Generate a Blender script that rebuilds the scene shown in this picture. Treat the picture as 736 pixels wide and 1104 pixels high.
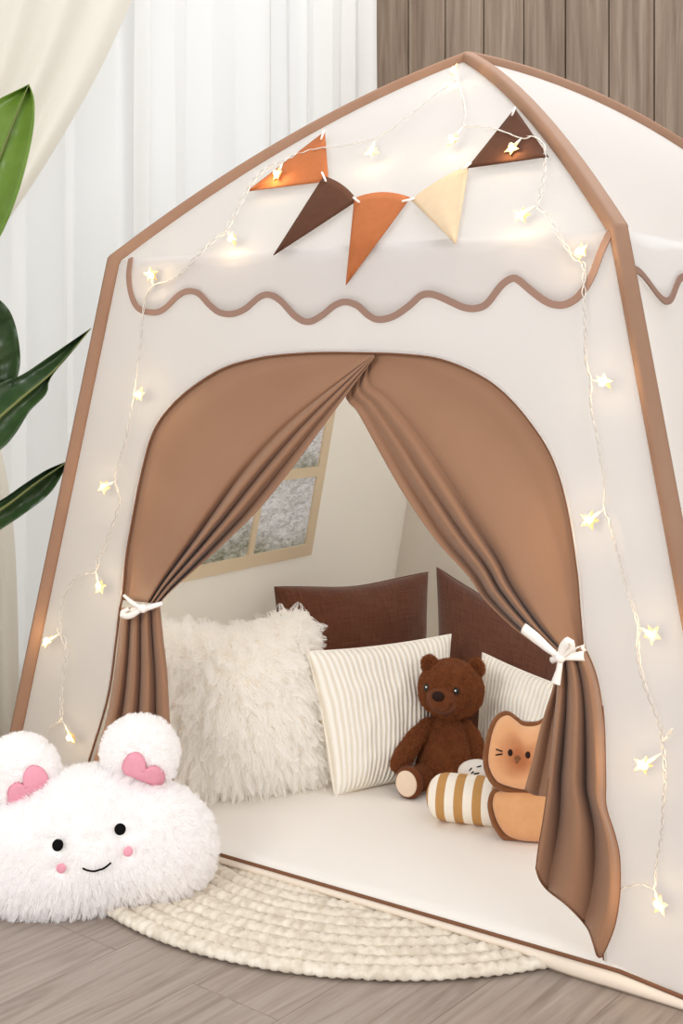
import bpy, math, random
import numpy as np
from mathutils import Vector, noise
for _o in list(bpy.data.objects): bpy.data.objects.remove(_o)
SC = bpy.context.scene; COL = SC.collection
random.seed(7); RNG = np.random.default_rng(7)
H = 0.9                       # camera height in metres; everything below is laid out in units of it
F_PX, YH = 1377.0, 386.5      # focal length in pixels, horizon row

# ------------------------------------------------------------------ camera
cam_d = bpy.data.cameras.new('camera'); cam = bpy.data.objects.new('camera', cam_d); COL.objects.link(cam)
cam.location = (0, 0, H); cam.rotation_euler = (math.pi/2, 0, 0)
cam_d.sensor_width = 36; cam_d.sensor_fit = 'AUTO'; cam_d.lens = 36*F_PX/1104
cam_d.shift_y = -(552-YH)/1104; cam_d.clip_start = .02; cam_d.clip_end = 100
SC.camera = cam
# ------------------------------------------------------------------ world, lights, exposure
w = bpy.data.worlds.new('world'); SC.world = w; w.use_nodes = True
bg = w.node_tree.nodes['Background']; bg.inputs[0].default_value = (1, 1, 1, 1); bg.inputs[1].default_value = 0.80
SC.cycles.max_bounces = 28; SC.cycles.diffuse_bounces = 24; SC.cycles.transmission_bounces = 24; SC.cycles.transparent_max_bounces = 12
def area(name, loc, aim, size, energy, col=(1, 1, 1)):
    d = bpy.data.lights.new(name, 'AREA'); d.shape = 'DISK'; d.size = size; d.energy = energy; d.color = col
    o = bpy.data.objects.new(name, d); COL.objects.link(o); o.location = loc
    o.rotation_euler = (Vector(aim)-Vector(loc)).to_track_quat('-Z', 'Y').to_euler(); return o
area('daylight_key', (-2.0, -1.2, 2.0), (.3, 2.9, .5), 1.7, 58, (1, .99, .975))
area('daylight_window', (-3.4, 4.6, 2.2), (.2, 3.0, .8), 2.2, 8, (1, 1, 1))
area('fill_overhead', (1.1, 2.9, 3.3), (.3, 2.6, .6), 2.4, 70, (1, 1, 1))  # added overhead fill that brightens gable, roof and tent interior; no real source
area('fill_front', (2.0, -1.7, 1.75), (.0, 3.2, .6), 2.2, 52, (1, .99, .98))  # added soft fill from behind the camera, lifts the tent interior
vs = SC.view_settings; vs.view_transform = 'Standard'; vs.look = 'None'; vs.gamma = 1; vs.use_curve_mapping = False
vs.exposure = 0.04
SC.display_settings.display_device = 'sRGB'

# ------------------------------------------------------------------ layout maths
TH = .6115
U = np.array([math.cos(TH), -math.sin(TH), 0]); N = np.array([math.sin(TH), math.cos(TH), 0]); Z = np.array([0, 0, 1.])
C0 = np.array([-.0646, 2.3785, 0])
A0, B0, ZE, AD, ZA, KF, DB, W0 = .5811, .0807, 1.2122, .6063, 1.6753, .3372, 1.4657, .8483
DBASE = DB+B0
KR = .80
CAM = np.array([0, 0, 1.])
def T(u, n, z): return (C0+u*U+n*N+z*Z)*H
def ray(px, py): return np.array([(px-368)/F_PX, 1, (YH-py)/F_PX])
def at(px, py, Y): return (CAM+ray(px, py)*Y)*H
def fl(px, py, z=0):
    d = ray(px, py); return (CAM+d*((z-1)/d[2]))*H
MZ = .027                                     # top of the play mat
def onplane(px, py, P0, nrm):
    d = ray(px, py); P = np.array(P0)/H
    return (CAM+d*(np.dot(P-CAM, nrm)/np.dot(d, nrm)))*H
def pnormal(yaw, lean):
    return np.array([math.sin(yaw)*math.cos(lean), -math.cos(yaw)*math.cos(lean), math.sin(lean)])
def hip_z(s, k): return ZE+(ZA-ZE)*(s+k*s*(1-s))
PROFILE = [(-.0807*.2, -.2424), (B0, ZE)]+[(B0+(AD-B0)*s, hip_z(s, KF)) for s in np.linspace(0, 1, 25)[1:]]
def profile(wv):
    P = np.array(PROFILE); d = np.gradient(P, axis=0); nn = np.stack([-d[:, 1], d[:, 0]], 1)
    nn /= np.linalg.norm(nn, axis=1)[:, None]
    nn[0] = nn[1] = np.array([-ZE, B0])/math.hypot(ZE, B0)
    return P+nn*wv
_pc = {}
def fp(px, py, wv=0.):
    """point of the tent's front (wall below, curved gable above), wv outside it, seen at px,py"""
    key = round(wv, 5)
    if key not in _pc: _pc[key] = profile(wv)
    P = _pc[key]; d = ray(px, py)
    o = np.array([np.dot(-C0, N), 1.]); dd = np.array([np.dot(d, N), d[2]])
    best = None
    for i in range(len(P)-1):
        e = P[i+1]-P[i]; q = P[i]-o
        den = dd[0]*e[1]-dd[1]*e[0]
        if abs(den) < 1e-9: continue
        t = (q[0]*e[1]-q[1]*e[0])/den; s = (q[0]*dd[1]-q[1]*dd[0])/den
        lo = -1e-6; hi = 1+1e-6
        if i == 0: lo = -9
        if i == len(P)-2: hi = 9
        if t > 0 and lo <= s <= hi and (best is None or t < best): best = t
    return (CAM+d*best)*H
def smooth(x, a, b): k = min(max((x-a)/(b-a), 0), 1); return k*k*(3-2*k)
def catmull(pts, m=8, closed=False):
    P = [np.array(p, float) for p in pts]; n = len(P); out = []
    rng = range(n if closed else n-1)
    for i in rng:
        if closed: a, b, c, d = P[(i-1) % n], P[i], P[(i+1) % n], P[(i+2) % n]
        else: a, b, c, d = P[max(i-1, 0)], P[i], P[i+1], P[min(i+2, n-1)]
        for j in range(m):
            t = j/m
            out.append(.5*((2*b)+(-a+c)*t+(2*a-5*b+4*c-d)*t*t+(-a+3*b-3*c+d)*t**3))
    if not closed: out.append(P[-1])
    return np.array(out)
def resample(P, n, closed=False):
    P = np.asarray(P, float)
    if closed: P = np.vstack([P, P[:1]])
    L = np.concatenate([[0], np.cumsum(np.linalg.norm(np.diff(P, axis=0), axis=1))])
    s = np.linspace(0, L[-1], n+1)[:-1] if closed else np.linspace(0, L[-1], n)
    return np.stack([np.interp(s, L, P[:, k]) for k in range(P.shape[1])], 1)
def curve(pts, n): return resample(catmull(pts), n)
def coons(L, R, Tp, Bt, ns, nt):
    """2-D Coons patch: L,R run top to bottom, Tp,Bt run left to right"""
    L, R, Tp, Bt = curve(L, ns), curve(R, ns), curve(Tp, nt), curve(Bt, nt)
    s = np.linspace(0, 1, ns)[:, None, None]; t = np.linspace(0, 1, nt)[None, :, None]
    return ((1-t)*L[:, None]+t*R[:, None]+(1-s)*Tp[None]+s*Bt[None]
            - ((1-s)*(1-t)*Tp[0]+(1-s)*t*Tp[-1]+s*(1-t)*Bt[0]+s*t*Bt[-1]))

# ------------------------------------------------------------------ materials
def lin(c):
    c = np.array(c)/255.; return tuple(np.where(c <= .04045, c/12.92, ((c+.055)/1.055)**2.4))+(1.,)
class NT:
    def __init__(s, name):
        s.m = bpy.data.materials.new(name); s.m.use_nodes = True; s.t = s.m.node_tree
        s.p = s.t.nodes['Principled BSDF']; s.out = s.t.nodes['Material Output']
    def n(s, typ, **kw):
        x = s.t.nodes.new(typ)
        for k, v in kw.items():
            if k in x.inputs: x.inputs[k].default_value = v
            else: setattr(x, k, v)
        return x
    def l(s, a, b): s.t.links.new(a, b)
    def ramp(s, fac, stops):
        r = s.n('ShaderNodeValToRGB'); e = r.color_ramp.elements
        while len(e) < len(stops): e.new(.5)
        for q, (p, c) in zip(e, stops): q.position = p; q.color = c
        s.l(fac, r.inputs[0]); return r.outputs[0]
    def bump(s, h, strength, dist=.002):
        b = s.n('ShaderNodeBump', Strength=strength, Distance=dist); s.l(h, b.inputs['Height']); s.l(b.outputs[0], s.p.inputs['Normal']); return b
def mat(name, c, rough=.8, c2=None, scale=40, bump=0, bscale=200, trans=0, sheen=0, weave=0, stretch=(1, 1, 1), spec=.12, coord='Object'):
    q = NT(name); p = q.p; p.inputs['Roughness'].default_value = rough; p.inputs['Base Color'].default_value = lin(c)
    p.inputs['Specular IOR Level'].default_value = spec
    if sheen: p.inputs['Sheen Weight'].default_value = sheen; p.inputs['Sheen Roughness'].default_value = .5
    tc = q.n('ShaderNodeTexCoord'); mp = q.n('ShaderNodeMapping'); q.l(tc.outputs[coord], mp.inputs[0]); mp.inputs['Scale'].default_value = stretch
    if c2 is not None:
        nz = q.n('ShaderNodeTexNoise', Scale=scale, Detail=5., Roughness=.6); q.l(mp.outputs[0], nz.inputs['Vector'])
        col = q.ramp(nz.outputs[0], [(.3, lin(c)), (.7, lin(c2))]); q.l(col, p.inputs['Base Color'])
    if bump:
        nz = q.n('ShaderNodeTexNoise', Scale=bscale, Detail=4.); q.l(mp.outputs[0], nz.inputs['Vector']); q.bump(nz.outputs[0], bump)
    if weave:
        w1 = q.n('ShaderNodeTexWave', Scale=weave, Distortion=2.); w1.bands_direction = 'X'; q.l(mp.outputs[0], w1.inputs[0])
        w2 = q.n('ShaderNodeTexWave', Scale=weave, Distortion=2.); w2.bands_direction = 'Z'; q.l(mp.outputs[0], w2.inputs[0])
        a = q.n('ShaderNodeMath', operation='ADD'); q.l(w1.outputs[1], a.inputs[0]); q.l(w2.outputs[1], a.inputs[1]); q.bump(a.outputs[0], .25, .0015)
    if trans:
        td = q.n('ShaderNodeBsdfTranslucent'); td.inputs[0].default_value = lin(c); mx = q.n('ShaderNodeMixShader'); mx.inputs[0].default_value = trans
        q.l(p.outputs[0], mx.inputs[1]); q.l(td.outputs[0], mx.inputs[2]); q.l(mx.outputs[0], q.out.inputs[0])
    return q.m
M = {}
M['cloth'] = mat('tent_cloth_cream', (242, 240, 239), .75, trans=.80, bump=.08, bscale=9)
M['cloth_white'] = mat('tent_cloth_white', (247, 246, 245), .75, trans=.74, bump=.06, bscale=8)
M['cloth_in'] = mat('tent_cloth_ivory', (252, 246, 234), .75, trans=.40, bump=.10, bscale=6)
M['binding'] = mat('brown_binding', (146, 113, 92), .6, c2=(153, 120, 99), scale=14, bump=.1, bscale=60)
M['trim'] = mat('mauve_brown_trim', (148, 118, 104), .6)
M['curtain'] = mat('brown_curtain_cloth', (146, 108, 83), .5, c2=(152, 114, 88), scale=5, bump=.05, bscale=500, sheen=.2)
M['hem'] = mat('dark_brown_hem', (120, 82, 60), .6)
M['ribbon'] = mat('white_ribbon', (246, 240, 234), .5)
M['mat'] = mat('ivory_mat_cloth', (242, 237, 230), .85, bump=.1, bscale=30)
M['skirt'] = mat('cream_skirt_cloth', (228, 214, 198), .8, bump=.1, bscale=25)
M['wire'] = mat('clear_white_wire', (204, 198, 192), .35, spec=.5)
M['felt_orange'] = mat('felt_orange', (168, 98, 58), .9, c2=(174, 104, 64), scale=60)
M['felt_brown'] = mat('felt_dark_brown', (82, 52, 38), .9, c2=(87, 56, 42), scale=60)
M['felt_cream'] = mat('felt_cream', (204, 180, 150), .9, c2=(209, 186, 156), scale=60)
M['linen'] = mat('brown_linen', (104, 60, 42), .9, c2=(124, 76, 54), scale=70, stretch=(3, 3, .5), weave=140, sheen=.3)
M['linen_dark'] = mat('dark_brown_linen', (96, 58, 42), .9, c2=(112, 70, 52), scale=70, stretch=(3, 3, .5), weave=140, sheen=.2)
M['bear'] = mat('brown_bear_plush', (96, 52, 28), .95, c2=(116, 66, 38), scale=45, bump=.6, bscale=160, sheen=.1)
M['bear_dark'] = mat('bear_ear_inside', (92, 48, 26), .95, bump=.5, bscale=160)
M['pad'] = mat('cream_plush', (236, 214, 190), .9, bump=.3, bscale=180)
M['felt_black'] = mat('black_felt', (14, 12, 12), .9)
M['black'] = mat('black_glossy', (18, 14, 12), .25, spec=.5)
M['black_matte'] = mat('black_stitching', (24, 18, 16), .8)
M['nose'] = mat('brown_nose', (44, 26, 20), .6)
M['white_dot'] = mat('white_glint', (240, 238, 235), .3)
M['crust'] = mat('toast_crust_plush', (122, 76, 46), .9, c2=(138, 90, 56), scale=40, bump=.5, bscale=160, sheen=.3)
M['toast'] = mat('toast_plush', (216, 158, 110), .9, c2=(224, 170, 122), scale=25, bump=.35, bscale=160, sheen=.3)
M['pink'] = mat('pink_felt', (222, 150, 166), .85, c2=(228, 158, 174), scale=80, bump=.2, bscale=200)
M['white_plush'] = mat('white_plush', (247, 245, 242), .95)
M['grey_plush'] = mat('pale_grey_plush', (226, 220, 212), .95, bump=.4, bscale=200)
M['ivory_plush'] = mat('ivory_plush', (246, 240, 230), .95)
M['wframe'] = mat('beige_window_frame', (224, 206, 176), .7)
M['leaf'] = mat('leaf_dark_green', (40, 62, 36), .35, c2=(56, 78, 40), scale=12, spec=.5)
M['leaf_light'] = mat('leaf_fresh_green', (108, 142, 48), .35, c2=(124, 156, 60), scale=12, spec=.5, trans=.3)
for _k in ('leaf', 'leaf_light'):
    _t = M[_k].node_tree; _tc = _t.nodes.new('ShaderNodeTexCoord'); _w = _t.nodes.new('ShaderNodeTexWave'); _w.bands_direction = 'Y'; _w.inputs['Scale'].default_value = 4.5; _w.inputs['Distortion'].default_value = .6
    _b = _t.nodes.new('ShaderNodeBump'); _b.inputs['Strength'].default_value = .35; _b.inputs['Distance'].default_value = .004
    _t.links.new(_tc.outputs['UV'], _w.inputs[0]); _t.links.new(_w.outputs[1], _b.inputs['Height']); _t.links.new(_b.outputs[0], _t.nodes['Principled BSDF'].inputs['Normal'])
M['stem'] = mat('leaf_midrib', (112, 116, 70), .5)
M['pot'] = mat('white_pot', (230, 226, 220), .5)
M['soil'] = mat('dark_soil', (60, 44, 34), .95, bump=.6, bscale=80)
M['plaster'] = mat('white_plaster', (236, 233, 228), .9)
M['wframe_white'] = mat('white_window_paint', (240, 240, 238), .5)
M['socket'] = mat('clear_socket', (236, 230, 220), .3, trans=.2)

def linen(name, c, c2):
    q = NT(name); q.p.inputs['Roughness'].default_value = .95; q.p.inputs['Specular IOR Level'].default_value = .05; q.p.inputs['Sheen Weight'].default_value = .25
    tc = q.n('ShaderNodeTexCoord'); outs = []
    for sc_ in ((150, 7, 1), (7, 150, 1)):
        mp = q.n('ShaderNodeMapping'); mp.inputs['Scale'].default_value = sc_; q.l(tc.outputs['UV'], mp.inputs[0]); nz = q.n('ShaderNodeTexNoise', Scale=1., Detail=3., Roughness=.6); q.l(mp.outputs[0], nz.inputs['Vector']); outs.append(nz.outputs[0])
    a = q.n('ShaderNodeMath', operation='ADD'); q.l(outs[0], a.inputs[0]); q.l(outs[1], a.inputs[1])
    m_ = q.n('ShaderNodeMath', operation='MULTIPLY'); q.l(a.outputs[0], m_.inputs[0]); m_.inputs[1].default_value = .5
    q.l(q.ramp(m_.outputs[0], [(.38, lin(c)), (.62, lin(c2))]), q.p.inputs['Base Color']); q.bump(m_.outputs[0], .45, .002); return q.m
M['linen'] = linen('brown_linen', (88, 53, 38), (116, 73, 54)); M['linen_dark'] = linen('dark_brown_linen', (84, 52, 40), (108, 70, 54))
def stripe_mat(name, c1, c2, scale, strength, dist, duty=.5, coord='UV', bands='X', soft=.15):
    q = NT(name); q.p.inputs['Roughness'].default_value = .85
    tc = q.n('ShaderNodeTexCoord'); wv = q.n('ShaderNodeTexWave', Scale=scale, Distortion=0.); wv.bands_direction = bands
    q.l(tc.outputs[coord], wv.inputs[0])
    q.l(q.ramp(wv.outputs[1], [(max(duty-soft, 0), lin(c1)), (min(duty+soft, 1), lin(c2))]), q.p.inputs['Base Color'])
    if strength: q.bump(wv.outputs[1], strength, dist)
    return q.m
M['cord'] = stripe_mat('cream_corduroy', (234, 225, 207), (252, 248, 239), 8.4, .6, .004, .35, soft=.35)
M['stripes'] = stripe_mat('tan_and_ivory_stripes', (190, 142, 82), (244, 236, 222), 1.55, 0, 0, .5, soft=.03)
def wood_floor():
    q = NT('grey_oak_planks'); q.p.inputs['Roughness'].default_value = .5
    tc = q.n('ShaderNodeTexCoord'); mp = q.n('ShaderNodeMapping'); mp.inputs['Rotation'].default_value = (0, 0, FLOOR_ROT)
    q.l(tc.outputs['Object'], mp.inputs[0])
    br = q.n('ShaderNodeTexBrick', Scale=1.); br.offset = .37
    for k, v in (('Color1', (.45, .45, .45, 1)), ('Color2', (.62, .62, .62, 1)), ('Mortar', (0, 0, 0, 1)), ('Mortar Size', .0012), ('Brick Width', 1.3), ('Row Height', .165)): br.inputs[k].default_value = v
    q.l(mp.outputs[0], br.inputs[0])
    m2 = q.n('ShaderNodeMapping'); m2.inputs['Scale'].default_value = (1.1, 15, 1); q.l(mp.outputs[0], m2.inputs[0])
    ad = q.n('ShaderNodeVectorMath', operation='ADD'); q.l(m2.outputs[0], ad.inputs[0]); q.l(br.outputs[0], ad.inputs[1])
    nz = q.n('ShaderNodeTexNoise', Scale=3.2, Detail=8., Roughness=.62, Distortion=1.1); q.l(ad.outputs[0], nz.inputs['Vector'])
    col = q.ramp(nz.outputs[0], [(.30, lin((128, 114, 104))), (.48, lin((150, 136, 126))), (.72, lin((168, 155, 146)))])
    mx = q.n('ShaderNodeMix', data_type='RGBA', blend_type='MULTIPLY'); mx.inputs[0].default_value = .45
    q.l(col, mx.inputs[6])
    q.l(q.ramp(br.outputs[0], [(0., (.42, .38, .35, 1)), (.3, (.82, .82, .82, 1)), (.65, (1, 1, 1, 1))]), mx.inputs[7])
    q.l(mx.outputs[2], q.p.inputs['Base Color']); q.bump(nz.outputs[0], .08)
    return q.m
FLOOR_ROT = -math.atan2(1346, 1082)
M['floor'] = wood_floor()
def wood_wall():
    q = NT('walnut_board_wall'); q.p.inputs['Roughness'].default_value = .6
    tc = q.n('ShaderNodeTexCoord'); mp = q.n('ShaderNodeMapping'); q.l(tc.outputs['UV'], mp.inputs[0])
    m2 = q.n('ShaderNodeMapping'); m2.inputs['Scale'].default_value = (26, 1.1, 1); q.l(mp.outputs[0], m2.inputs[0])
    nz = q.n('ShaderNodeTexNoise', Scale=2., Detail=7., Roughness=.6, Distortion=.4); q.l(m2.outputs[0], nz.inputs['Vector'])
    wn = q.n('ShaderNodeTexNoise', Scale=1.7, Detail=0.); m3 = q.n('ShaderNodeMapping'); m3.inputs['Scale'].default_value = (2.2, .0, 1); q.l(mp.outputs[0], m3.inputs[0]); q.l(m3.outputs[0], wn.inputs['Vector'])
    col = q.ramp(nz.outputs[0], [(.3, lin((104, 86, 72))), (.5, lin((130, 112, 96))), (.72, lin((152, 135, 119)))])
    mx = q.n('ShaderNodeMix', data_type='RGBA', blend_type='MULTIPLY'); mx.inputs[0].default_value = .5
    q.l(col, mx.inputs[6]); q.l(q.ramp(wn.outputs[0], [(.35, (.6, .56, .52, 1)), (.65, (1, 1, 1, 1))]), mx.inputs[7])
    q.l(mx.outputs[2], q.p.inputs['Base Color']); return q.m
M['wood_wall'] = wood_wall()
def sheer(name, c, trans, alpha):
    q = NT(name); q.p.inputs['Base Color'].default_value = lin(c); q.p.inputs['Roughness'].default_value = .9
    td = q.n('ShaderNodeBsdfTranslucent'); td.inputs[0].default_value = lin(c); m1 = q.n('ShaderNodeMixShader'); m1.inputs[0].default_value = trans
    tp = q.n('ShaderNodeBsdfTransparent'); m2 = q.n('ShaderNodeMixShader'); m2.inputs[0].default_value = alpha
    q.l(q.p.outputs[0], m1.inputs[1]); q.l(td.outputs[0], m1.inputs[2]); q.l(m1.outputs[0], m2.inputs[1]); q.l(tp.outputs[0], m2.inputs[2]); q.l(m2.outputs[0], q.out.inputs[0])
    return q.m
M['sheer'] = sheer('white_sheer', (236, 236, 234), .5, .12)
M['sheer_cream'] = sheer('cream_sheer', (228, 223, 212), .45, .06)
def glass():
    q = NT('window_glass'); tp = q.n('ShaderNodeBsdfTransparent'); gl = q.n('ShaderNodeBsdfGlossy', Roughness=.02); mx = q.n('ShaderNodeMixShader'); mx.inputs[0].default_value = .05
    q.l(tp.outputs[0], mx.inputs[1]); q.l(gl.outputs[0], mx.inputs[2]); q.l(mx.outputs[0], q.out.inputs[0]); return q.m
M['glass'] = glass()
def vinyl():
    q = NT('frosted_vinyl_pane'); q.p.inputs['Roughness'].default_value = .3
    tc = q.n('ShaderNodeTexCoord'); mp = q.n('ShaderNodeMapping'); mp.inputs['Scale'].default_value = (1, 1, 2.2); q.l(tc.outputs['Object'], mp.inputs[0])
    nz = q.n('ShaderNodeTexNoise', Scale=34., Detail=7., Roughness=.72, Distortion=1.2); q.l(mp.outputs[0], nz.inputs['Vector'])
    nb = q.n('ShaderNodeTexNoise', Scale=7., Detail=3.); q.l(tc.outputs['Object'], nb.inputs['Vector'])
    uv = q.n('ShaderNodeSeparateXYZ'); q.l(tc.outputs['UV'], uv.inputs[0])
    ad = q.n('ShaderNodeMath', operation='MULTIPLY_ADD'); q.l(nb.outputs[0], ad.inputs[0]); ad.inputs[1].default_value = .9; q.l(uv.outputs[1], ad.inputs[2])
    c1 = q.ramp(nz.outputs[0], [(.34, lin((170, 167, 164))), (.5, lin((222, 221, 221))), (.66, lin((250, 250, 250)))])
    c2 = q.ramp(nz.outputs[0], [(.36, lin((116, 120, 96))), (.55, lin((180, 178, 164))), (.7, lin((236, 234, 228)))])
    mx = q.n('ShaderNodeMix', data_type='RGBA'); q.l(q.ramp(ad.outputs[0], [(.5, (0, 0, 0, 1)), (.85, (1, 1, 1, 1))]), mx.inputs[0]); q.l(c2, mx.inputs[6]); q.l(c1, mx.inputs[7])
    q.l(mx.outputs[2], q.p.inputs['Base Color'])
    td = q.n('ShaderNodeBsdfTranslucent'); q.l(mx.outputs[2], td.inputs[0]); ms = q.n('ShaderNodeMixShader'); ms.inputs[0].default_value = .6
    q.l(q.p.outputs[0], ms.inputs[1]); q.l(td.outputs[0], ms.inputs[2]); q.l(ms.outputs[0], q.out.inputs[0]); q.bump(nz.outputs[0], .3); return q.m
M['vinyl'] = vinyl()
def emit(name, c, s, body=0):
    q = NT(name); q.p.inputs['Base Color'].default_value = lin((205, 176, 128)); q.p.inputs['Emission Color'].default_value = lin(c); q.p.inputs['Emission Strength'].default_value = s; q.p.inputs['Roughness'].default_value = .3; return q.m
M['star'] = emit('lit_star_cover', (255, 180, 84), .55)
M['bulb'] = emit('lit_bulb', (255, 214, 140), 9)
def hairmat(name, c, tr=.55, r=.9):
    q = NT(name); df = q.n('ShaderNodeBsdfDiffuse'); df.inputs[0].default_value = lin(c); td = q.n('ShaderNodeBsdfTranslucent'); td.inputs[0].default_value = lin(c)
    mx = q.n('ShaderNodeMixShader'); mx.inputs[0].default_value = tr; q.l(df.outputs[0], mx.inputs[1]); q.l(td.outputs[0], mx.inputs[2]); q.l(mx.outputs[0], q.out.inputs[0]); return q.m
M['fur_ivory'] = hairmat('ivory_fur', (254, 253, 251), .45); M['fur_white'] = hairmat('white_fur', (252, 251, 251), .4)
M['nap_brown'] = hairmat('brown_nap', (152, 94, 58), .3)
def rugmat():
    q = NT('cream_cotton_braid'); q.p.inputs['Roughness'].default_value = .95
    tc = q.n('ShaderNodeTexCoord'); nz = q.n('ShaderNodeTexNoise', Scale=55., Detail=4.); q.l(tc.outputs['Object'], nz.inputs['Vector'])
    q.l(q.ramp(nz.outputs[0], [(.3, lin((198, 186, 168))), (.7, lin((230, 221, 206)))]), q.p.inputs['Base Color']); q.bump(nz.outputs[0], .4, .003); return q.m
M['rug'] = rugmat()

# ------------------------------------------------------------------ mesh building
class MB:
    def __init__(s): s.v = []; s.f = []; s.uv = []
    def grid(s, G, close_u=False, close_v=False, uv=None):
        G = np.asarray(G, float); a, b = G.shape[:2]; o = len(s.v)
        s.v += [tuple(p) for p in G.reshape(-1, 3)]
        if uv is None:
            uu, vv = np.meshgrid(np.linspace(0, 1, b), np.linspace(0, 1, a)); uv = np.stack([uu, vv], -1)
        s.uv += [tuple(p) for p in np.asarray(uv).reshape(-1, 2)]
        for i in range(a if close_u else a-1):
            for j in range(b if close_v else b-1):
                i2, j2 = (i+1) % a, (j+1) % b
                s.f.append((o+i*b+j, o+i*b+j2, o+i2*b+j2, o+i2*b+j))
        return s
    def poly(s, pts):
        o = len(s.v); s.v += [tuple(p) for p in pts]; s.uv += [(0, 0)]*len(pts); s.f.append(tuple(range(o, o+len(pts)))); return s
    def box(s, c, ax, ay, az):
        c, ax, ay, az = map(np.array, (c, ax, ay, az)); o = len(s.v)
        for k in range(8): s.v.append(tuple(c+ax*(1 if k & 1 else -1)+ay*(1 if k & 2 else -1)+az*(1 if k & 4 else -1))); s.uv.append((k & 1, k >> 1 & 1))
        s.f += [(o, o+2, o+3, o+1), (o+4, o+5, o+7, o+6), (o, o+1, o+5, o+4), (o+2, o+6, o+7, o+3), (o, o+4, o+6, o+2), (o+1, o+3, o+7, o+5)]; return s
    def tube(s, P, r, seg=10, caps=True, flat=None, closed=False, sq=1.):
        """swept tube; r scalar or list; round ends; flat=(axis, factor) squashes the section along an axis"""
        P = np.asarray(P, float); n = len(P); r = np.broadcast_to(np.asarray(r, float), (n,)).copy()
        tg = np.gradient(P, axis=0) if not closed else np.roll(P, -1, 0)-np.roll(P, 1, 0)
        tg /= np.linalg.norm(tg, axis=1)[:, None]+1e-12
        ref = np.array([0, 0, 1.]) if abs(tg[0][2]) < .9 else np.array([1., 0, 0])
        x = np.cross(ref, tg[0]); x /= np.linalg.norm(x); rings = []
        if caps and not closed:
            pre = [(P[0]-tg[0]*r[0]*math.sin(a), r[0]*math.cos(a), tg[0]) for a in (1.5, 1.1, .75, .35)]
            post = [(P[-1]+tg[-1]*r[-1]*math.sin(a), r[-1]*math.cos(a), tg[-1]) for a in (.35, .75, 1.1, 1.5)]
        else: pre = post = []
        seq = pre+[(P[i], r[i], tg[i]) for i in range(n)]+post
        ang = np.linspace(0, 2*math.pi, seg, endpoint=False)
        for c, rr, t in seq:
            x = x-t*np.dot(x, t); x /= np.linalg.norm(x); y = np.cross(t, x)
            ca, sa = np.cos(ang), np.sin(ang); ca, sa = np.sign(ca)*np.abs(ca)**sq, np.sign(sa)*np.abs(sa)**sq
            ring = rr*(ca[:, None]*x+sa[:, None]*y)
            if flat is not None:
                ax, k = flat; ax = np.array(ax)/np.linalg.norm(ax); ring = ring-np.outer(ring@ax, ax)*(1-k)
            rings.append(c+ring)
        s.grid(np.array(rings), close_u=closed, close_v=True)
        return s
    def ellipsoid(s, c, rx, ry, rz, ax=None, seg=28, rings=18, p=1.):
        ax = np.eye(3) if ax is None else np.array(ax); G = []
        for i in range(rings+1):
            a = math.pi*i/rings
            G.append([np.array(c)+rx*math.sin(a)**p*math.cos(b)*ax[0]+ry*math.sin(a)**p*math.sin(b)*ax[1]+rz*math.cos(a)*ax[2] for b in np.linspace(0, 2*math.pi, seg, endpoint=False)])
        return s.grid(np.array(G), close_v=True)
def new_mesh(name, mb, m, smooth=True, solid=0, sub=0, weld=True):
    me = bpy.data.meshes.new(name); me.from_pydata(mb.v, [], mb.f)
    ul = me.uv_layers.new(name='UVMap'); idx = np.empty(len(me.loops), np.int32); me.loops.foreach_get('vertex_index', idx)
    ul.data.foreach_set('uv', np.array(mb.uv, np.float32)[idx].ravel())
    me.materials.append(m); me.polygons.foreach_set('use_smooth', [smooth]*len(me.polygons)); me.validate(); me.update()
    return me
def put(name, mb, m, parent=None, smooth=True, solid=0, sub=0, at_=None, loc=None):
    """links mb (world coordinates) as one object under parent, or as a thing of its own based at loc"""
    base = np.array(parent['_b'][:]) if parent is not None else (np.array(loc, float) if loc is not None else np.array([0, 0, 0.]))
    mb2 = MB(); mb2.v = [tuple(np.array(p)-base) for p in mb.v]; mb2.f = mb.f; mb2.uv = mb.uv
    o = bpy.data.objects.new(name, new_mesh(name, mb2, m, smooth)); COL.objects.link(o)
    if parent is not None: o.parent = parent
    else: o.location = base
    o['_b'] = [float(x) for x in base]
    if solid: d = o.modifiers.new('thickness', 'SOLIDIFY'); d.thickness = solid; d.offset = 0
    if sub: d = o.modifiers.new('smooth', 'SUBSURF'); d.levels = d.render_levels = sub
    return o
def empty(name, loc):
    o = bpy.data.objects.new(name, None); COL.objects.link(o); o.location = loc; o.empty_display_size = .05; o['_b'] = [float(x) for x in loc]; return o
def tag(o, label=None, cat=None, group=None, kind=None):
    for k, v in (('label', label), ('category', cat), ('group', group), ('kind', kind)):
        if v: o[k] = v
    return o
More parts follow.
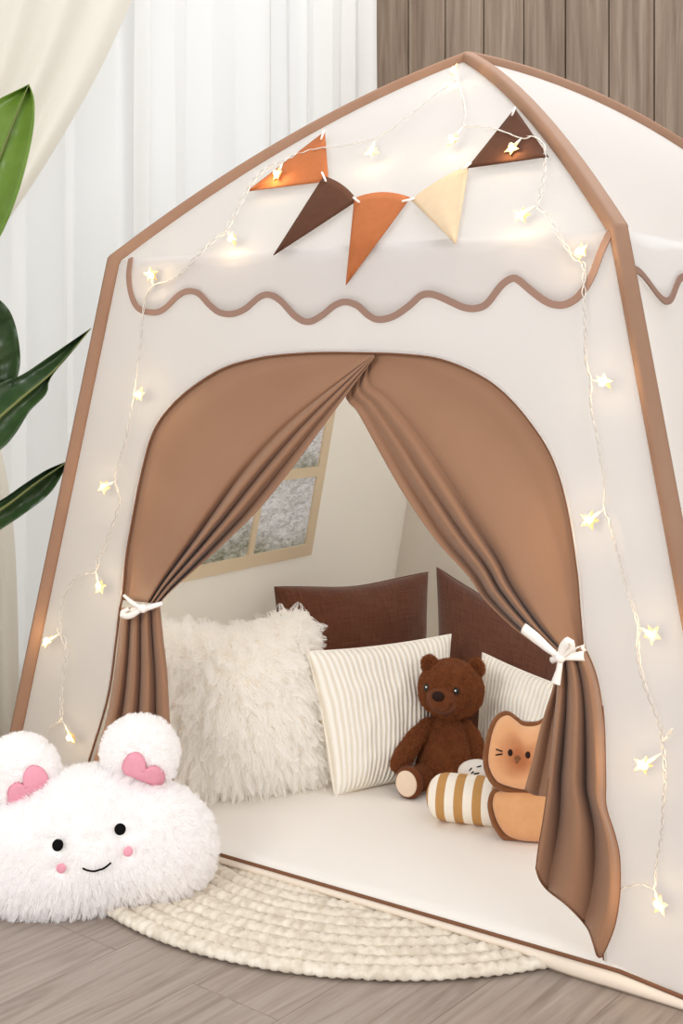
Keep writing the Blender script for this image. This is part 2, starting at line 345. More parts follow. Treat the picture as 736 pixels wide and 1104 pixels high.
def fur(name, src, n, length, m, comb, parent, rad=.0004, clump=.6, nclump=900, jitter=.35, keep=None, npt=6, droop=.3, lenvar=.35, wave=.0):
    """individual hair strands over mesh object src (world layout)"""
    me = src.data; base = np.array(src['_b'][:])
    V = np.array([v.co[:] for v in me.vertices])+base; me.calc_loop_triangles(); NV = np.array([v.normal[:] for v in me.vertices])
    TR = np.array([t.vertices[:] for t in me.loop_triangles]); a, b, c = V[TR[:, 0]], V[TR[:, 1]], V[TR[:, 2]]
    ar = np.linalg.norm(np.cross(b-a, c-a), axis=1)
    def sample(k):
        ti = RNG.choice(len(TR), k, p=ar/ar.sum()); r1 = np.sqrt(RNG.random(k)); r2 = RNG.random(k); w_ = np.stack([1-r1, r1*(1-r2), r1*r2], 1)
        P = (V[TR[ti]]*w_[:, :, None]).sum(1); Nn = (NV[TR[ti]]*w_[:, :, None]).sum(1); Nn /= np.linalg.norm(Nn, axis=1)[:, None]+1e-9
        if keep is not None:
            k_ = keep(P, Nn); P, Nn = P[k_], Nn[k_]
        return P, Nn
    def paths(P, Nn):
        D = comb(P, Nn)+RNG.normal(0, jitter, P.shape); D /= np.linalg.norm(D, axis=1)[:, None]+1e-9
        inn = (D*Nn).sum(1); fix = np.clip(.12-inn, 0, None); D = D+Nn*fix[:, None]
        ln = length*(1-lenvar*RNG.random(len(P))); t = np.linspace(0, 1, npt)
        out = P[:, None]+D[:, None]*ln[:, None, None]*t[None, :, None]
        out[:, :, 2] -= droop*ln[:, None]*t[None]**2
        if wave: out += wave*ln[:, None, None]*np.sin(t*5)[None, :, None]*RNG.normal(0, 1, (len(P), 1, 3))
        return out
    P, Nn = sample(n); S = paths(P, Nn); GP, GN = sample(nclump); G = paths(GP, GN)
    near = np.empty(len(P), int)
    for i in range(0, len(P), 2000): near[i:i+2000] = ((P[i:i+2000, None]-GP[None])**2).sum(-1).argmin(1)
    t = np.linspace(0, 1, npt); k = clump*t[None, :, None]**1.3
    g = G[near]; S = S*(1-k)+(g+(P-GP[near])[:, None]*(1-t)[None, :, None]*.8)*k
    S -= base
    hc = bpy.data.hair_curves.new(name); hc.add_curves([npt]*len(S))
    hc.attributes['position'].data.foreach_set('vector', S.astype(np.float32).ravel())
    ra = hc.attributes.get('radius') or hc.attributes.new('radius', 'FLOAT', 'POINT')
    ra.data.foreach_set('value', np.tile(rad*(1-.75*t), len(S)).astype(np.float32))
    hc.materials.append(m)
    o = bpy.data.objects.new(name, hc); COL.objects.link(o); o.parent = parent; o['kind'] = 'stuff'; o['_b'] = [float(x) for x in base]
    return o

# ------------------------------------------------------------------ the room
UW, NB = -1.25, 2.10          # left wall and back wall in the tent's directions
fm = MB(); fm.grid(np.array([[T(u, n, 0) for u in (UW, 3.2)] for n in (-2.6, NB)])); tag(put('floor', fm, M['floor'], smooth=False, solid=0), kind='structure')
# back wall of vertical boards with real grooves between them
wm = MB(); bw = .158
x = UW
while x < 3.2:
    g = .006
    pr = [(x, NB+.012), (x+g*.5, NB+.012), (x+g*.5, NB), (x+bw-g*.5, NB), (x+bw-g*.5, NB+.012), (x+bw, NB+.012)]
    G = [[T(u, n, z) for u, n in pr] for z in (0, 2.9)]
    uv = [[(u*.9, v*2.6) for u, n in pr] for v in (0, 1)]
    wm.grid(np.array(G), uv=uv); x += bw
tag(put('wall_back', wm, M['wood_wall'], smooth=False), kind='structure')
def slab(name, u0, u1, n0, n1, z0, z1, m, kind='structure', parent=None):
    b = MB(); b.box(T((u0+u1)/2, (n0+n1)/2, (z0+z1)/2), U*(u1-u0)/2*H, N*(n1-n0)/2*H, Z*(z1-z0)/2*H); o = put(name, b, m, parent, smooth=False)
    if kind: tag(o, kind=kind)
    return o
wl = MB()
for (n0, n1, z0, z1) in ((-2.6, -1.6, 0, 2.9), (1.75, NB, 0, 2.9), (-1.6, 1.75, 2.55, 2.9), (-1.6, 1.75, 0, .12)):
    wl.box(T(UW-.05, (n0+n1)/2, (z0+z1)/2), U*.05*H, N*(n1-n0)/2*H, Z*(z1-z0)/2*H)
tag(put('wall_left', wl, M['plaster'], smooth=False), kind='structure')
wf = MB()
for nn in (-1.58, -.75, .08, .9, 1.73): wf.box(T(UW-.05, nn, 1.335), U*.025*H, N*.022*H, Z*1.215*H)
for zz in (.14, 2.53): wf.box(T(UW-.05, .075, zz), U*.024*H, N*1.67*H, Z*.022*H)
win = tag(put('window_1', wf, M['wframe_white'], smooth=False), kind='structure')
gp = MB(); gp.box(T(UW-.05, .075, 1.335), U*.003*H, N*1.65*H, Z*1.2*H); put('pane', gp, M['glass'], win, smooth=False)

# ------------------------------------------------------------------ sheer curtains along the window
def sheer_curtain(name, n0, n1, uc, m, label, seed, amp=.03, waves=9, top=2.6):
    rr = random.Random(seed); ph = [rr.random()*6.28 for _ in range(5)]; G = []
    nt = int(waves*18)
    for z in np.linspace(.01, top, 14):
        row = []
        for t in np.linspace(0, 1, nt):
            x_ = t*waves+.35*math.sin(t*7+ph[0])+.2*math.sin(t*17+ph[1])
            a = amp*(.7+.4*math.sin(t*11+ph[2]))*(1+.15*(1-z/top)*math.sin(t*23+ph[3]))
            row.append(T(uc+a*math.sin(2*math.pi*x_)+.004*math.sin(z*3+t*30), n0+(n1-n0)*t+.012*math.sin(4*math.pi*x_), z))
        G.append(row)
    return tag(put(name, MB().grid(np.array(G)), m, loc=T(uc, (n0+n1)/2, 0), solid=0), label, 'curtain')
sheer_curtain('sheer_curtain', .72, 2.0, -1.165, M['sheer'], 'white sheer curtain hanging straight beside the brown board wall', 3, .032, 8)
sheer_curtain('sheer_curtain', -1.3, .78, -1.18, M['sheer'], 'white sheer curtain hanging behind the leafy plant at left', 5, .032, 11)
def uplane(px, py, uc):
    d = ray(px, py); P = T(uc, 0, 0)/H; return (CAM+d*(np.dot(P-CAM, U)/np.dot(d, U)))*H
G2 = coons([(-150, -140), (-150, 0), (-160, 150), (-150, 330)], [(205, -140), (143, 0), (88, 112), (0, 248), (-90, 332)], [(-150, -140), (20, -140), (205, -140)], [(-150, 330), (-120, 335), (-90, 332)], 40, 70)
low = coons([(-150, 330), (-165, 500), (-170, 920)], [(-90, 332), (-20, 430), (14, 560), (22, 830)], [(-150, 330), (-120, 335), (-90, 332)], [(-170, 920), (-60, 880), (22, 830)], 30, 70)
sm = MB()
for GG, sg in ((G2, 0), (low, 1)):
    out = []
    for i, r_ in enumerate(GG):
        s = i/(len(GG)-1); row = []
        for j, q in enumerate(r_):
            t = j/(len(r_)-1); a = (.012+.02*s) if sg == 0 else (.032-.006*s)
            row.append(uplane(q[0], q[1], -1.095+.7*a*math.sin(t*2*math.pi*5.5+.6*math.sin(t*9))))
        out.append(row)
    sm.grid(np.array(out))
tag(put('tied_curtain', sm, M['sheer_cream'], loc=T(-1.095, -.3, 0)), 'cream sheer curtain swept diagonally to the left at the top corner', 'curtain')

# ------------------------------------------------------------------ potted plant
pp = np.array([-.97, 2.70, 0])*H
plant = tag(empty('potted_plant', pp), 'tall potted plant with large glossy green leaves beside the white curtain', 'plant')
pot = MB(); prof = [(0, .004), (.075, .004), (.085, .02), (.11, .2), (.114, .215), (.104, .215), (.098, .19), (0, .19)]
pot.grid(np.array([[pp+np.array([r*math.cos(a), r*math.sin(a), z])*H for a in np.linspace(0, 6.283, 36, endpoint=False)] for r, z in prof]), close_v=True); put('pot', pot, M['pot'], plant)
so = MB(); so.grid(np.array([[pp+np.array([r*math.cos(a), r*math.sin(a), .194+.006*math.sin(a*5)*r*10])*H for a in np.linspace(0, 6.283, 24, endpoint=False)] for r in (0.001, .05, .097)]), close_v=True); put('soil', so, M['soil'], plant)
def leaf(mid, edgeA, edgeB, m, ncross=15, nl=40, cup=.05, wav=.006):
    """blade between two px edge curves with their own depths, folded along the midrib (points: px,py,Y)"""
    mid, A, B = curve(mid, nl), curve(edgeA, nl), curve(edgeB, nl); G = []
    for i in range(nl):
        row = []
        for j in range(ncross):
            t = j/(ncross-1)*2-1; e = A[i] if t < 0 else B[i]; k = abs(t)
            q = mid[i]*(1-k)+e*k; row.append(at(q[0], q[1], q[2]+cup*k*(1-k)*2+wav*math.sin(i*.9+(2 if t < 0 else 0))*k))
        G.append(row)
    lf = put('leaf', MB().grid(np.array(G)), m, plant, solid=.0015)
    rb = MB(); P = np.array([at(*(q-np.array([0, 0, .004]))) for q in mid]); rb.tube(P, np.linspace(.0055, .0012, nl)*H, 8)
    put('midrib', rb, M['stem'], lf); st = MB(); p0 = P[0]; b0 = pp+np.array([0, 0, .19*H])
    path = [b0*(1-t)+p0*t+np.array([0, 0, .12*math.sin(math.pi*t)*H*.3]) for t in np.linspace(0, 1, 16)]
    st.tube(path, np.linspace(.011, .006, 16)*H, 8); put('stem', st, M['leaf'], plant)
leaf([(-60, 330, 2.78), (-30, 250, 2.78), (2, 165, 2.8), (31, 91, 2.84)], [(-60, 330, 2.8), (-72, 245, 2.86), (-45, 140, 2.88), (31, 91, 2.84)], [(-60, 330, 2.8), (-8, 268, 2.72), (18, 212, 2.72), (34, 150, 2.76), (37, 110, 2.8), (31, 91, 2.84)], M['leaf_light'])
leaf([(-75, 340, 2.9), (-40, 345, 2.9), (-15, 380, 2.92), (-4, 440, 2.95)], [(-75, 340, 2.9), (-20, 318, 2.9), (8, 332, 2.9), (20, 368, 2.92), (19, 405, 2.94), (-4, 440, 2.95)], [(-75, 340, 2.9), (-70, 380, 2.95), (-40, 425, 2.95), (-4, 440, 2.95)], M['leaf'])
leaf([(-70, 520, 2.8), (-20, 468, 2.84), (20, 432, 2.9), (60, 398, 2.97), (98, 354, 3.03)], [(-70, 520, 2.82), (-35, 440, 2.88), (0, 413, 2.93), (24, 404, 2.97), (60, 380, 3.0), (98, 354, 3.03)], [(-70, 520, 2.78), (-40, 512, 2.76), (0, 485, 2.8), (16, 468, 2.83), (32, 443, 2.88), (50, 424, 2.92), (56, 405, 2.95), (98, 354, 3.03)], M['leaf'])
leaf([(-80, 620, 2.8), (-30, 572, 2.83), (10, 543, 2.9), (40, 520, 2.95), (74, 497, 3.03)], [(-80, 620, 2.82), (-40, 560, 2.88), (0, 540, 2.92), (25, 523, 2.95), (50, 507, 2.99), (74, 497, 3.03)], [(-80, 620, 2.8), (-30, 592, 2.8), (0, 571, 2.84), (24, 555, 2.9), (55, 530, 2.97), (74, 497, 3.03)], M['leaf'])

# ------------------------------------------------------------------ tent
tent = tag(empty('play_tent', T(0, DBASE/2, 0)), 'white and brown house-shaped play tent with tied-back door curtains', 'tent')
ARCH = [(85, 866), (94, 827), (116, 753), (125, 691), (129, 657), (132.5, 640), (136, 600), (142.8, 560), (152, 513), (163, 472), (177, 447), (203, 421), (240, 397.5), (277, 386.5), (310, 382), (350, 380), (400, 380.5), (436, 382), (474, 387), (512, 402), (542.6, 423), (573, 457.5), (596, 495.5), (611, 545), (622, 613), (626, 660), (629, 695), (634, 760), (641, 860), (647, 950), (651, 1034)]
nA = 170
arch_px = curve(ARCH, nA); arch = np.array([fp(q[0], q[1]) for q in arch_px])
# front wall: strips from the arch out to the wall's own edge
def fw(u, t): return T(u, B0*t, ZE*t)
out_pts = []
Lp, Rp = [(-W0+(W0-A0)*t, t) for t in np.linspace(0, 1, 40)], [(W0-(W0-A0)*t, t) for t in np.linspace(1, 0, 40)]
Tp_ = [(-A0+2*A0*t, 1) for t in np.linspace(0, 1, 40)]
outer = resample(np.array(Lp+Tp_[1:]+Rp[1:]), nA)
# keep the two top corners exact
for k, cpt in ((0, (-W0, 0)), (-1, (W0, 0))): outer[k] = cpt
for cpt in ((-A0, 1), (A0, 1)):
    i = np.abs(outer-np.array(cpt)).sum(1).argmin(); outer[i] = cpt
G = []
for k in np.linspace(0, 1, 9): G.append([arch[i]*(1-k)+fw(*outer[i])*k for i in range(nA)])
put('front_panel', MB().grid(np.array(G)), M['cloth'], tent)
put('arch_binding', MB().tube([fp(q[0], q[1], .001) for q in arch_px], .0026*H, 8), M['hem'], tent)
put('arch_highlight', MB().tube([fp(q[0]+(q[0]-385)*.006, q[1]+(q[1]-700)*.006, .0025) for q in arch_px], .0022*H, 8), M['cloth_white'], tent)  # white rim added for the bright highlight line around the arch
# gable and roof
ss = np.linspace(0, 1, 22)
def hipF(s, side): return T(side*A0*(1-s), B0+(AD-B0)*s, hip_z(s, KF))
def hipR(s, side): return T(side*A0*(1-s), DB+(AD-DB)*s, hip_z(s, KR))
def ruled(a, b, m, n=14): return MB().grid(np.array([[a(s)*(1-t)+b(s)*t for t in np.linspace(0, 1, n)] for s in m]))
put('gable_panel', ruled(lambda s: hipF(s, -1), lambda s: hipF(s, 1), ss), M['cloth_white'], tent)
put('roof_panel', ruled(lambda s: hipF(s, 1), lambda s: hipR(s, 1), ss), M['cloth_white'], tent)
put('roof_panel', ruled(lambda s: hipR(s, -1), lambda s: hipF(s, -1), ss), M['cloth_white'], tent)
put('roof_panel', ruled(lambda s: hipR(s, 1), lambda s: hipR(s, -1), ss), M['cloth_white'], tent)
# side and back walls
put('side_panel', ruled(lambda t: T(W0-(W0-A0)*t, B0*t, ZE*t), lambda t: T(W0-(W0-A0)*t, DBASE-B0*t, ZE*t), np.linspace(0, 1, 12)), M['cloth_white'], tent)
put('back_panel', ruled(lambda t: T(W0-(W0-A0)*t, DBASE-B0*t, ZE*t), lambda t: T(-W0+(W0-A0)*t, DBASE-B0*t, ZE*t), np.linspace(0, 1, 12)), M['cloth_in'], tent)
# left wall has a window: work in (n, t) of that wall
nl_ = np.cross(N*1., (U*(W0-A0)+Z*ZE)); nl_ /= np.linalg.norm(nl_)
def lw(n, t, off=0): return T(-W0+(W0-A0)*t, B0*t+n*(DBASE-2*B0*t), ZE*t)+off*H*(-nl_ if np.dot(nl_, U) < 0 else nl_)
def lw_inv(px, py):
    P = onplane(px, py, T(-W0, 0, 0), nl_)/H-C0; t = P[2]/ZE; nn = np.dot(P, N); return (nn-B0*t)/(DBASE-2*B0*t), t
wr = lw_inv(337.6, 600); wt = lw_inv(354.5, 450); wb = lw_inv(217, 618.5); pm = lw_inv(269, 595); hm = lw_inv(338, 508)
n1w, t0w = (wr[0]+wt[0])/2, (wr[1]+wb[1])/2
n0w, t1w = n1w-2.0*(n1w-pm[0])*1.0, hm[1]+(hm[1]-t0w)
print('WINDOW', wr, wt, wb, pm, hm)
fr = .028
def rect(n0, n1, t0, t1, k=10):
    a = np.linspace(0, 1, k)
    return [(n0+(n1-n0)*x_, t0) for x_ in a[:-1]]+[(n1, t0+(t1-t0)*x_) for x_ in a[:-1]]+[(n1+(n0-n1)*x_, t1) for x_ in a[:-1]]+[(n0, t1+(t0-t1)*x_) for x_ in a[:-1]]
oR, iR = rect(0, 1, 0, 1), rect(n0w+fr*.5, n1w-fr*.5, t0w+fr*.5, t1w-fr*.5)
put('side_panel', MB().grid(np.array([[lw(o_[0]*(1-k)+i_[0]*k, o_[1]*(1-k)+i_[1]*k) for o_, i_ in zip(oR, iR)] for k in np.linspace(0, 1, 6)]), close_v=True), M['cloth_in'], tent)
wfm = MB()
def strip(n0, n1, t0, t1):
    c = [(n0, t0), (n1, t0), (n1, t1), (n0, t1)]; o = len(wfm.v)
    for off in (-.003, .006): wfm.v += [tuple(lw(a, b, off)) for a, b in c]; wfm.uv += [(0, 0)]*4
    wfm.f += [(o, o+1, o+2, o+3), (o+4, o+7, o+6, o+5)]+[(o+i, o+(i+1) % 4+0, o+(i+1) % 4+4, o+i+4) for i in range(4)]
fn = fr*.85
strip(n0w, n1w, t0w, t0w+fr); strip(n0w, n1w, t1w-fr, t1w); strip(n0w, n0w+fn, t0w+fr, t1w-fr); strip(n1w-fn, n1w, t0w+fr, t1w-fr)
nm, tm = (n0w+n1w)/2, (t0w+t1w)/2
strip(nm-fn*.3, nm+fn*.3, t0w+fr, t1w-fr); strip(n0w+fn, nm-fn*.3, tm-fr*.4, tm+fr*.4); strip(nm+fn*.3, n1w-fn, tm-fr*.4, tm+fr*.4)
tw = put('tent_window', wfm, M['wframe'], tent, smooth=False)
for (a, b, c, d) in ((n0w+fn, nm-fn*.3, t0w+fr, tm-fr*.4), (nm+fn*.3, n1w-fn, t0w+fr, tm-fr*.4), (n0w+fn, nm-fn*.3, tm+fr*.4, t1w-fr), (nm+fn*.3, n1w-fn, tm+fr*.4, t1w-fr)):
    put('pane', MB().grid(np.array([[lw(a, c), lw(b, c)], [lw(a, d), lw(b, d)]])), M['vinyl'], tw)
# pole sleeves: rounded fabric bindings along every edge
def sleeve(P, nm_='pole_sleeve'):
    P = np.array(P); put(nm_, MB().tube(P, .0150*H, 24, sq=.55), M['binding'], tent)
for sx in (-1, 1):
    for (b0, b1, kk) in ((0, B0, KF), (DBASE, DB, KR)):
        sleeve([T(sx*(W0-(W0-A0)*t+(.02 if b0 else 0)), b0+(b1-b0)*t+(.02 if b0 else 0), ZE*t+.012*(1-t)) for t in np.linspace(0, 1, 24)])
        f = hipF if b0 == 0 else hipR
        sleeve([f(s, sx) for s in np.linspace(0, 1, 30)], 'roof_pole_sleeve')
# valance with scalloped brown trim, front and right side
SCAL = [(141, 278), (138.5, 298), (142, 320), (150, 333), (165, 337), (177, 333), (190.6, 320), (201.5, 314), (214, 316.5), (226, 329), (237, 337), (250, 338.5), (264, 333), (280, 320), (291, 318), (303, 325), (318, 341), (332, 347), (347, 340), (360, 329.5), (372, 325.5), (385, 329.5), (397, 340), (408, 344.5), (424, 341), (441, 329.5), (453, 319), (463, 317), (474, 320), (487, 326), (500, 331.5), (513, 332.5), (525, 327), (540, 308), (552, 300), (560, 303), (573, 314), (590, 326), (605, 329), (618, 324), (628, 314), (638, 297), (649, 268), (658, 250)]
sc = curve(SCAL, 300)
lo_ = [fp(q[0], q[1], .007) for q in sc]
def eave_pt(k): return T(-A0*.97+2*A0*.97*k, B0-.003, ZE+.002)
kx = [(np.dot(p/H-C0, U)/(A0*.97)+1)/2 for p in lo_]; kx = np.clip(np.maximum.accumulate(kx), 0, 1)
put('valance', MB().grid(np.array([[eave_pt(k)*(1-t)+p*t for k, p in zip(kx, lo_)] for t in np.linspace(0, 1, 5)])), M['cloth'], tent, solid=.001)
def ribbon_curve(P, nrm, wdt, thick=.0012):
    P = np.array(P); tg = np.gradient(P, axis=0); tg /= np.linalg.norm(tg, axis=1)[:, None]; sd = np.cross(tg, nrm); sd /= np.linalg.norm(sd, axis=1)[:, None]
    a, b = P+sd*wdt/2, P-sd*wdt/2; n_ = np.array(nrm)*thick
    return MB().grid(np.stack([a-n_, b-n_, b+n_, a+n_], 1), close_v=True)
nfront = -N*ZE+Z*B0; nfront /= np.linalg.norm(nfront)
put('scallop_trim', ribbon_curve([fp(q[0], q[1], .010) for q in sc], nfront, .0125*H), M['trim'], tent, smooth=False)
nr = U*ZE+Z*(W0-A0); nr /= np.linalg.norm(nr)
def rw(n, z, off): t = z/ZE; return T(W0-(W0-A0)*t, n, z)+nr*off*H
sp = [];
for n_ in np.linspace(B0-.004, DB+.004, 260):
    sp.append((n_, ZE-.092-.024*math.cos(2*math.pi*(n_-.205)/.226)))
put('valance', MB().grid(np.array([[rw(a, (ZE-.002)*(1-t)+b*t, .007) for a, b in sp] for t in np.linspace(0, 1, 5)])), M['cloth_white'], tent, solid=.001)
put('scallop_trim', ribbon_curve([rw(a, b, .010) for a, b in sp], nr, .0125*H), M['trim'], tent, smooth=False)
rp = np.array([fl(*q, .01)[:2] for q in ((118, 985), (150, 1004), (240, 1032), (330, 1049), (430, 1054), (510, 1052), (576, 1043))])
Aq = np.c_[2*rp, np.ones(len(rp))]; sol = np.linalg.lstsq(Aq, (rp**2).sum(1), rcond=None)[0]; rc = np.array([sol[0], sol[1], 0]); RR = math.sqrt(sol[2]+sol[0]**2+sol[1]**2)
print('RUG', rc, RR)
def bot_z(u): return .001+.0145*smooth(RR-np.linalg.norm(T(u, 0, 0)-rc), -.01, .05)
# groundsheet skirt along the front
u_r = np.dot(fp(651, 1036)/H-C0, U); u_l = -W0
sk = []
us = np.linspace(-W0, W0, 60)
def top_z(u): return MZ+.002 if u < u_r else (MZ+.002)*(1-(u-u_r)/(W0-u_r))+.003
for k in range(5):
    t = k/4; sk.append([T(u, -.006-.008*math.sin(t*math.pi)*(top_z(u)/.026)+.003*t, bot_z(u)+(top_z(u)-bot_z(u))*t) for u in us])
put('groundsheet_skirt', MB().grid(np.array(sk)), M['skirt'], tent, solid=.002)
put('skirt_piping', MB().tube([T(u, -.004, top_z(u)+.002) for u in us], .0034*H, 8), M['hem'], tent)

# door curtains
def ridges(x): return abs(math.sin(math.pi*x))*2-1
def curtain_panel(GP, fold, basew, sign=1):
    G = []
    ns, nt = GP.shape[:2]
    for i in range(ns):
        row = []
        for j in range(nt):
            s, t = i/(ns-1), j/(nt-1); row.append(fp(GP[i, j, 0], GP[i, j, 1], basew(s, t)+fold(s, t)))
        G.append(row)
    return G
ax_ = arch_px
iT = int(np.abs(ax_-np.array([402, 381])).sum(1).argmin()); iL = int(np.abs(ax_-np.array([131, 650])).sum(1).argmin()); iR = int(np.abs(ax_-np.array([628, 694])).sum(1).argmin())
def fan(outer_px, inner_px, ns=70, nt=110, bias=1.0):
    O, I = resample(outer_px, ns), curve(inner_px, ns); t = np.linspace(0, 1, nt)**bias
    return O[:, None]*(1-t)[None, :, None]+I[:, None]*t[None, :, None]
# left, up to its tie
innerL = [(404, 384), (373, 426), (350, 457), (313, 507), (277, 551), (240, 587), (211, 613), (185, 636), (171, 651)]
GL = fan(ax_[iL:iT+1][::-1], innerL)
def foldL(s, t):
    a = .004+.017*smooth(s, .05, .9)
    ph_ = 1.1*t**1.5+2.2*smooth(t, .66, 1.02)
    return a*ridges(ph_+.1*math.sin(s*4))*smooth(t, .02, .22)*(.35+.65*smooth(t, .45, .8))
gl = curtain_panel(GL, foldL, lambda s, t: -.006+.018*smooth(t, .05, .5)*s+.010*t+.007*math.sin(9*t+2.2*s)*smooth(t, .04, .2)*math.sin(math.pi*min(1, s*1.1)))
# left drape below the tie
D1 = coons([(131, 655), (129, 675), (125, 715), (115.7, 772), (99, 826), (88, 862)], [(172, 652), (176, 690), (180, 725), (183, 780), (188, 850)], [(131, 655), (150, 655), (172, 652)], [(88, 862), (130, 868), (188, 850)], 40, 90)
def foldD(s, t): return (.010+.010*s)*ridges(3.6*t+.25*math.sin(2*t+s))
gd = curtain_panel(D1, foldD, lambda s, t: .016-.012*s+.01*math.sin(math.pi*t))
cl = MB(); cl.grid(np.array(gl)); cl.grid(np.array(gd)); curtL = put('door_curtain', cl, M['curtain'], tent, solid=.0015)
# right
innerR = [(400, 383), (373, 424), (386.6, 446), (409.5, 488), (436, 534), (470, 583), (504.5, 621), (523.6, 648), (560, 682), (600, 709)]
GR = fan(ax_[iT:iR+1], innerR)
def foldR(s, t):
    a = .003+.017*smooth(s, .05, .9); ph_ = 1.0*t**1.4+2.2*smooth(t, .62, 1.02)
    return a*ridges(ph_+.15+.08*math.sin(s*5))*smooth(t, .02, .22)*(.35+.65*smooth(t, .4, .8))
gr = curtain_panel(GR, foldR, lambda s, t: -.010+.018*smooth(t, .05, .5)*s+.006*t-.012*(1-s)*t+.007*math.sin(8*t+1.5+2*s)*smooth(t, .04, .2)*math.sin(math.pi*min(1, s*1.1)))
Rr = [(629, 695), (642.5, 727), (650, 772), (652, 839), (652.5, 869), (662, 900), (667, 924), (667.5, 960), (663, 993), (655.7, 1015), (648, 1031)]
D2 = coons([(602, 709), (600, 750), (594, 820), (587, 876), (581, 912), (578, 936)], Rr, [(602, 709), (615, 704), (629, 695)], [(578, 936), (582, 948), (591, 959.6), (608, 972.7), (622, 986), (634, 1001), (640, 1017), (644, 1030), (648, 1031)], 60, 100)
def foldD2(s, t): return (.012+.012*smooth(s, 0, .5)-.008*smooth(s, .7, 1))*ridges(2.7*t+.25+.2*math.sin(2.5*t+1.5*s))
gd2 = curtain_panel(D2, foldD2, lambda s, t: .020+.016*math.sin(math.pi*t)*(1-s)+.004)
D3 = coons([(600, 712), (597, 737.6), (584, 779), (574, 820), (565.5, 851)], [(612, 706), (612, 760), (610, 820), (606, 862)], [(600, 712), (606, 709), (612, 706)], [(565.5, 851), (575, 857), (590, 859), (606, 862)], 34, 36)
gd3 = curtain_panel(D3, lambda s, t: .008*ridges(1.6*t+.4), lambda s, t: .004)
cr = MB(); cr.grid(np.array(gr)); cr.grid(np.array(gd2)); cr.grid(np.array(gd3)); curtR = put('door_curtain', cr, M['curtain'], tent, solid=.0015)
hm_ = MB(); hm_.tube([r_ for r_ in gd2[-1]], .0022*H, 6); hm_.tube([r_[-1] for r_ in gd2[12:]], .0020*H, 6); hm_.tube([r_[0] for r_ in gd2[34:]], .0018*H, 6); put('hem', hm_, M['hem'], curtR)
# ribbon ties
def band(pts, wd, m=M['ribbon'], w0=.05, parent=None, mb=None, twist=0, tilt=0):
    """flat ribbon through px points (px,py,offset)"""
    C = curve(pts, 24); P = np.array([fp(q[0], q[1], q[2]) for q in C]); tg = np.gradient(P, axis=0); tg /= np.linalg.norm(tg, axis=1)[:, None]
    sd = np.cross(tg, nfront); sd /= np.linalg.norm(sd, axis=1)[:, None]+1e-9
    k = np.linspace(0, 1, 24); wv_ = np.array([np.interp(x_, np.linspace(0, 1, len(wd)), wd) for x_ in k])*H
    G = [];
    for f in np.linspace(-.5, .5, 7):
        G.append(P+sd*(wv_*f)[:, None]+nfront*((.004*np.cos(f*math.pi)*H)*np.ones(24))[:, None])
    mb.grid(np.array(G)); return mb
tl = MB()
band([(131, 664, .030), (143, 659, .048), (160, 655, .050), (176, 650, .034)], [.012, .014, .011, .008], mb=tl)
band([(134, 642, .040), (143, 650, .054), (153, 656, .058)], [.006, .010, .008], mb=tl)
band([(154, 656, .058), (140, 664, .062), (131, 662, .056), (140, 656, .052)], [.008, .012, .012, .008], mb=tl)
put('ribbon_tie', tl, M['ribbon'], curtL, solid=.0012)
put('tie_knot', MB().ellipsoid(fp(154, 656, .058), .010*H, .008*H, .009*H), M['ribbon'], curtL)
tr = MB()
band([(564, 677, .040), (578, 688, .046), (592, 700, .058), (603, 708, .062)], [.018, .018, .014, .008], mb=tr)
band([(603, 710, .064), (607, 698, .072), (613, 692, .078), (615, 697, .070), (607, 707, .064)], [.008, .014, .016, .014, .008], mb=tr)
band([(605, 709, .062), (616, 708, .056), (630, 707, .045)], [.008, .012, .016], mb=tr)
band([(604, 709, .062), (603, 720, .060), (599, 737, .058)], [.008, .010, .016], mb=tr)
band([(594, 712, .034), (610, 706, .050), (631, 698, .030)], [.010, .012, .010], mb=tr)
put('ribbon_tie', tr, M['ribbon'], curtR, solid=.0012)
put('tie_knot', MB().ellipsoid(fp(604, 708, .064), .009*H, .008*H, .010*H), M['ribbon'], curtR)

# ------------------------------------------------------------------ play mat
mm = MB(); rnd = []
for (ins, z) in ((.010, .003), (.003, .007), (0, .013), (.003, .020), (.010, MZ), (.05, MZ+.0005)):
    u_, n0_, n1_ = W0-.05-ins, .004+ins, DBASE-.05-ins
    rnd.append([T(a, b, z) for a, b in [(-u_+2*u_*t, n0_) for t in np.linspace(0, 1, 30)[:-1]]+[(u_, n0_+(n1_-n0_)*t) for t in np.linspace(0, 1, 30)[:-1]]+[(u_-2*u_*t, n1_) for t in np.linspace(0, 1, 30)[:-1]]+[(-u_, n1_+(n0_-n1_)*t) for t in np.linspace(0, 1, 30)[:-1]]])
mm.grid(np.array(rnd), close_v=True); mm.poly(rnd[-1]); mm.poly(rnd[0][::-1])
tag(put('play_mat', mm, M['mat'], loc=T(0, DBASE/2, 0)), 'ivory padded mat covering the floor inside the tent', 'mat')

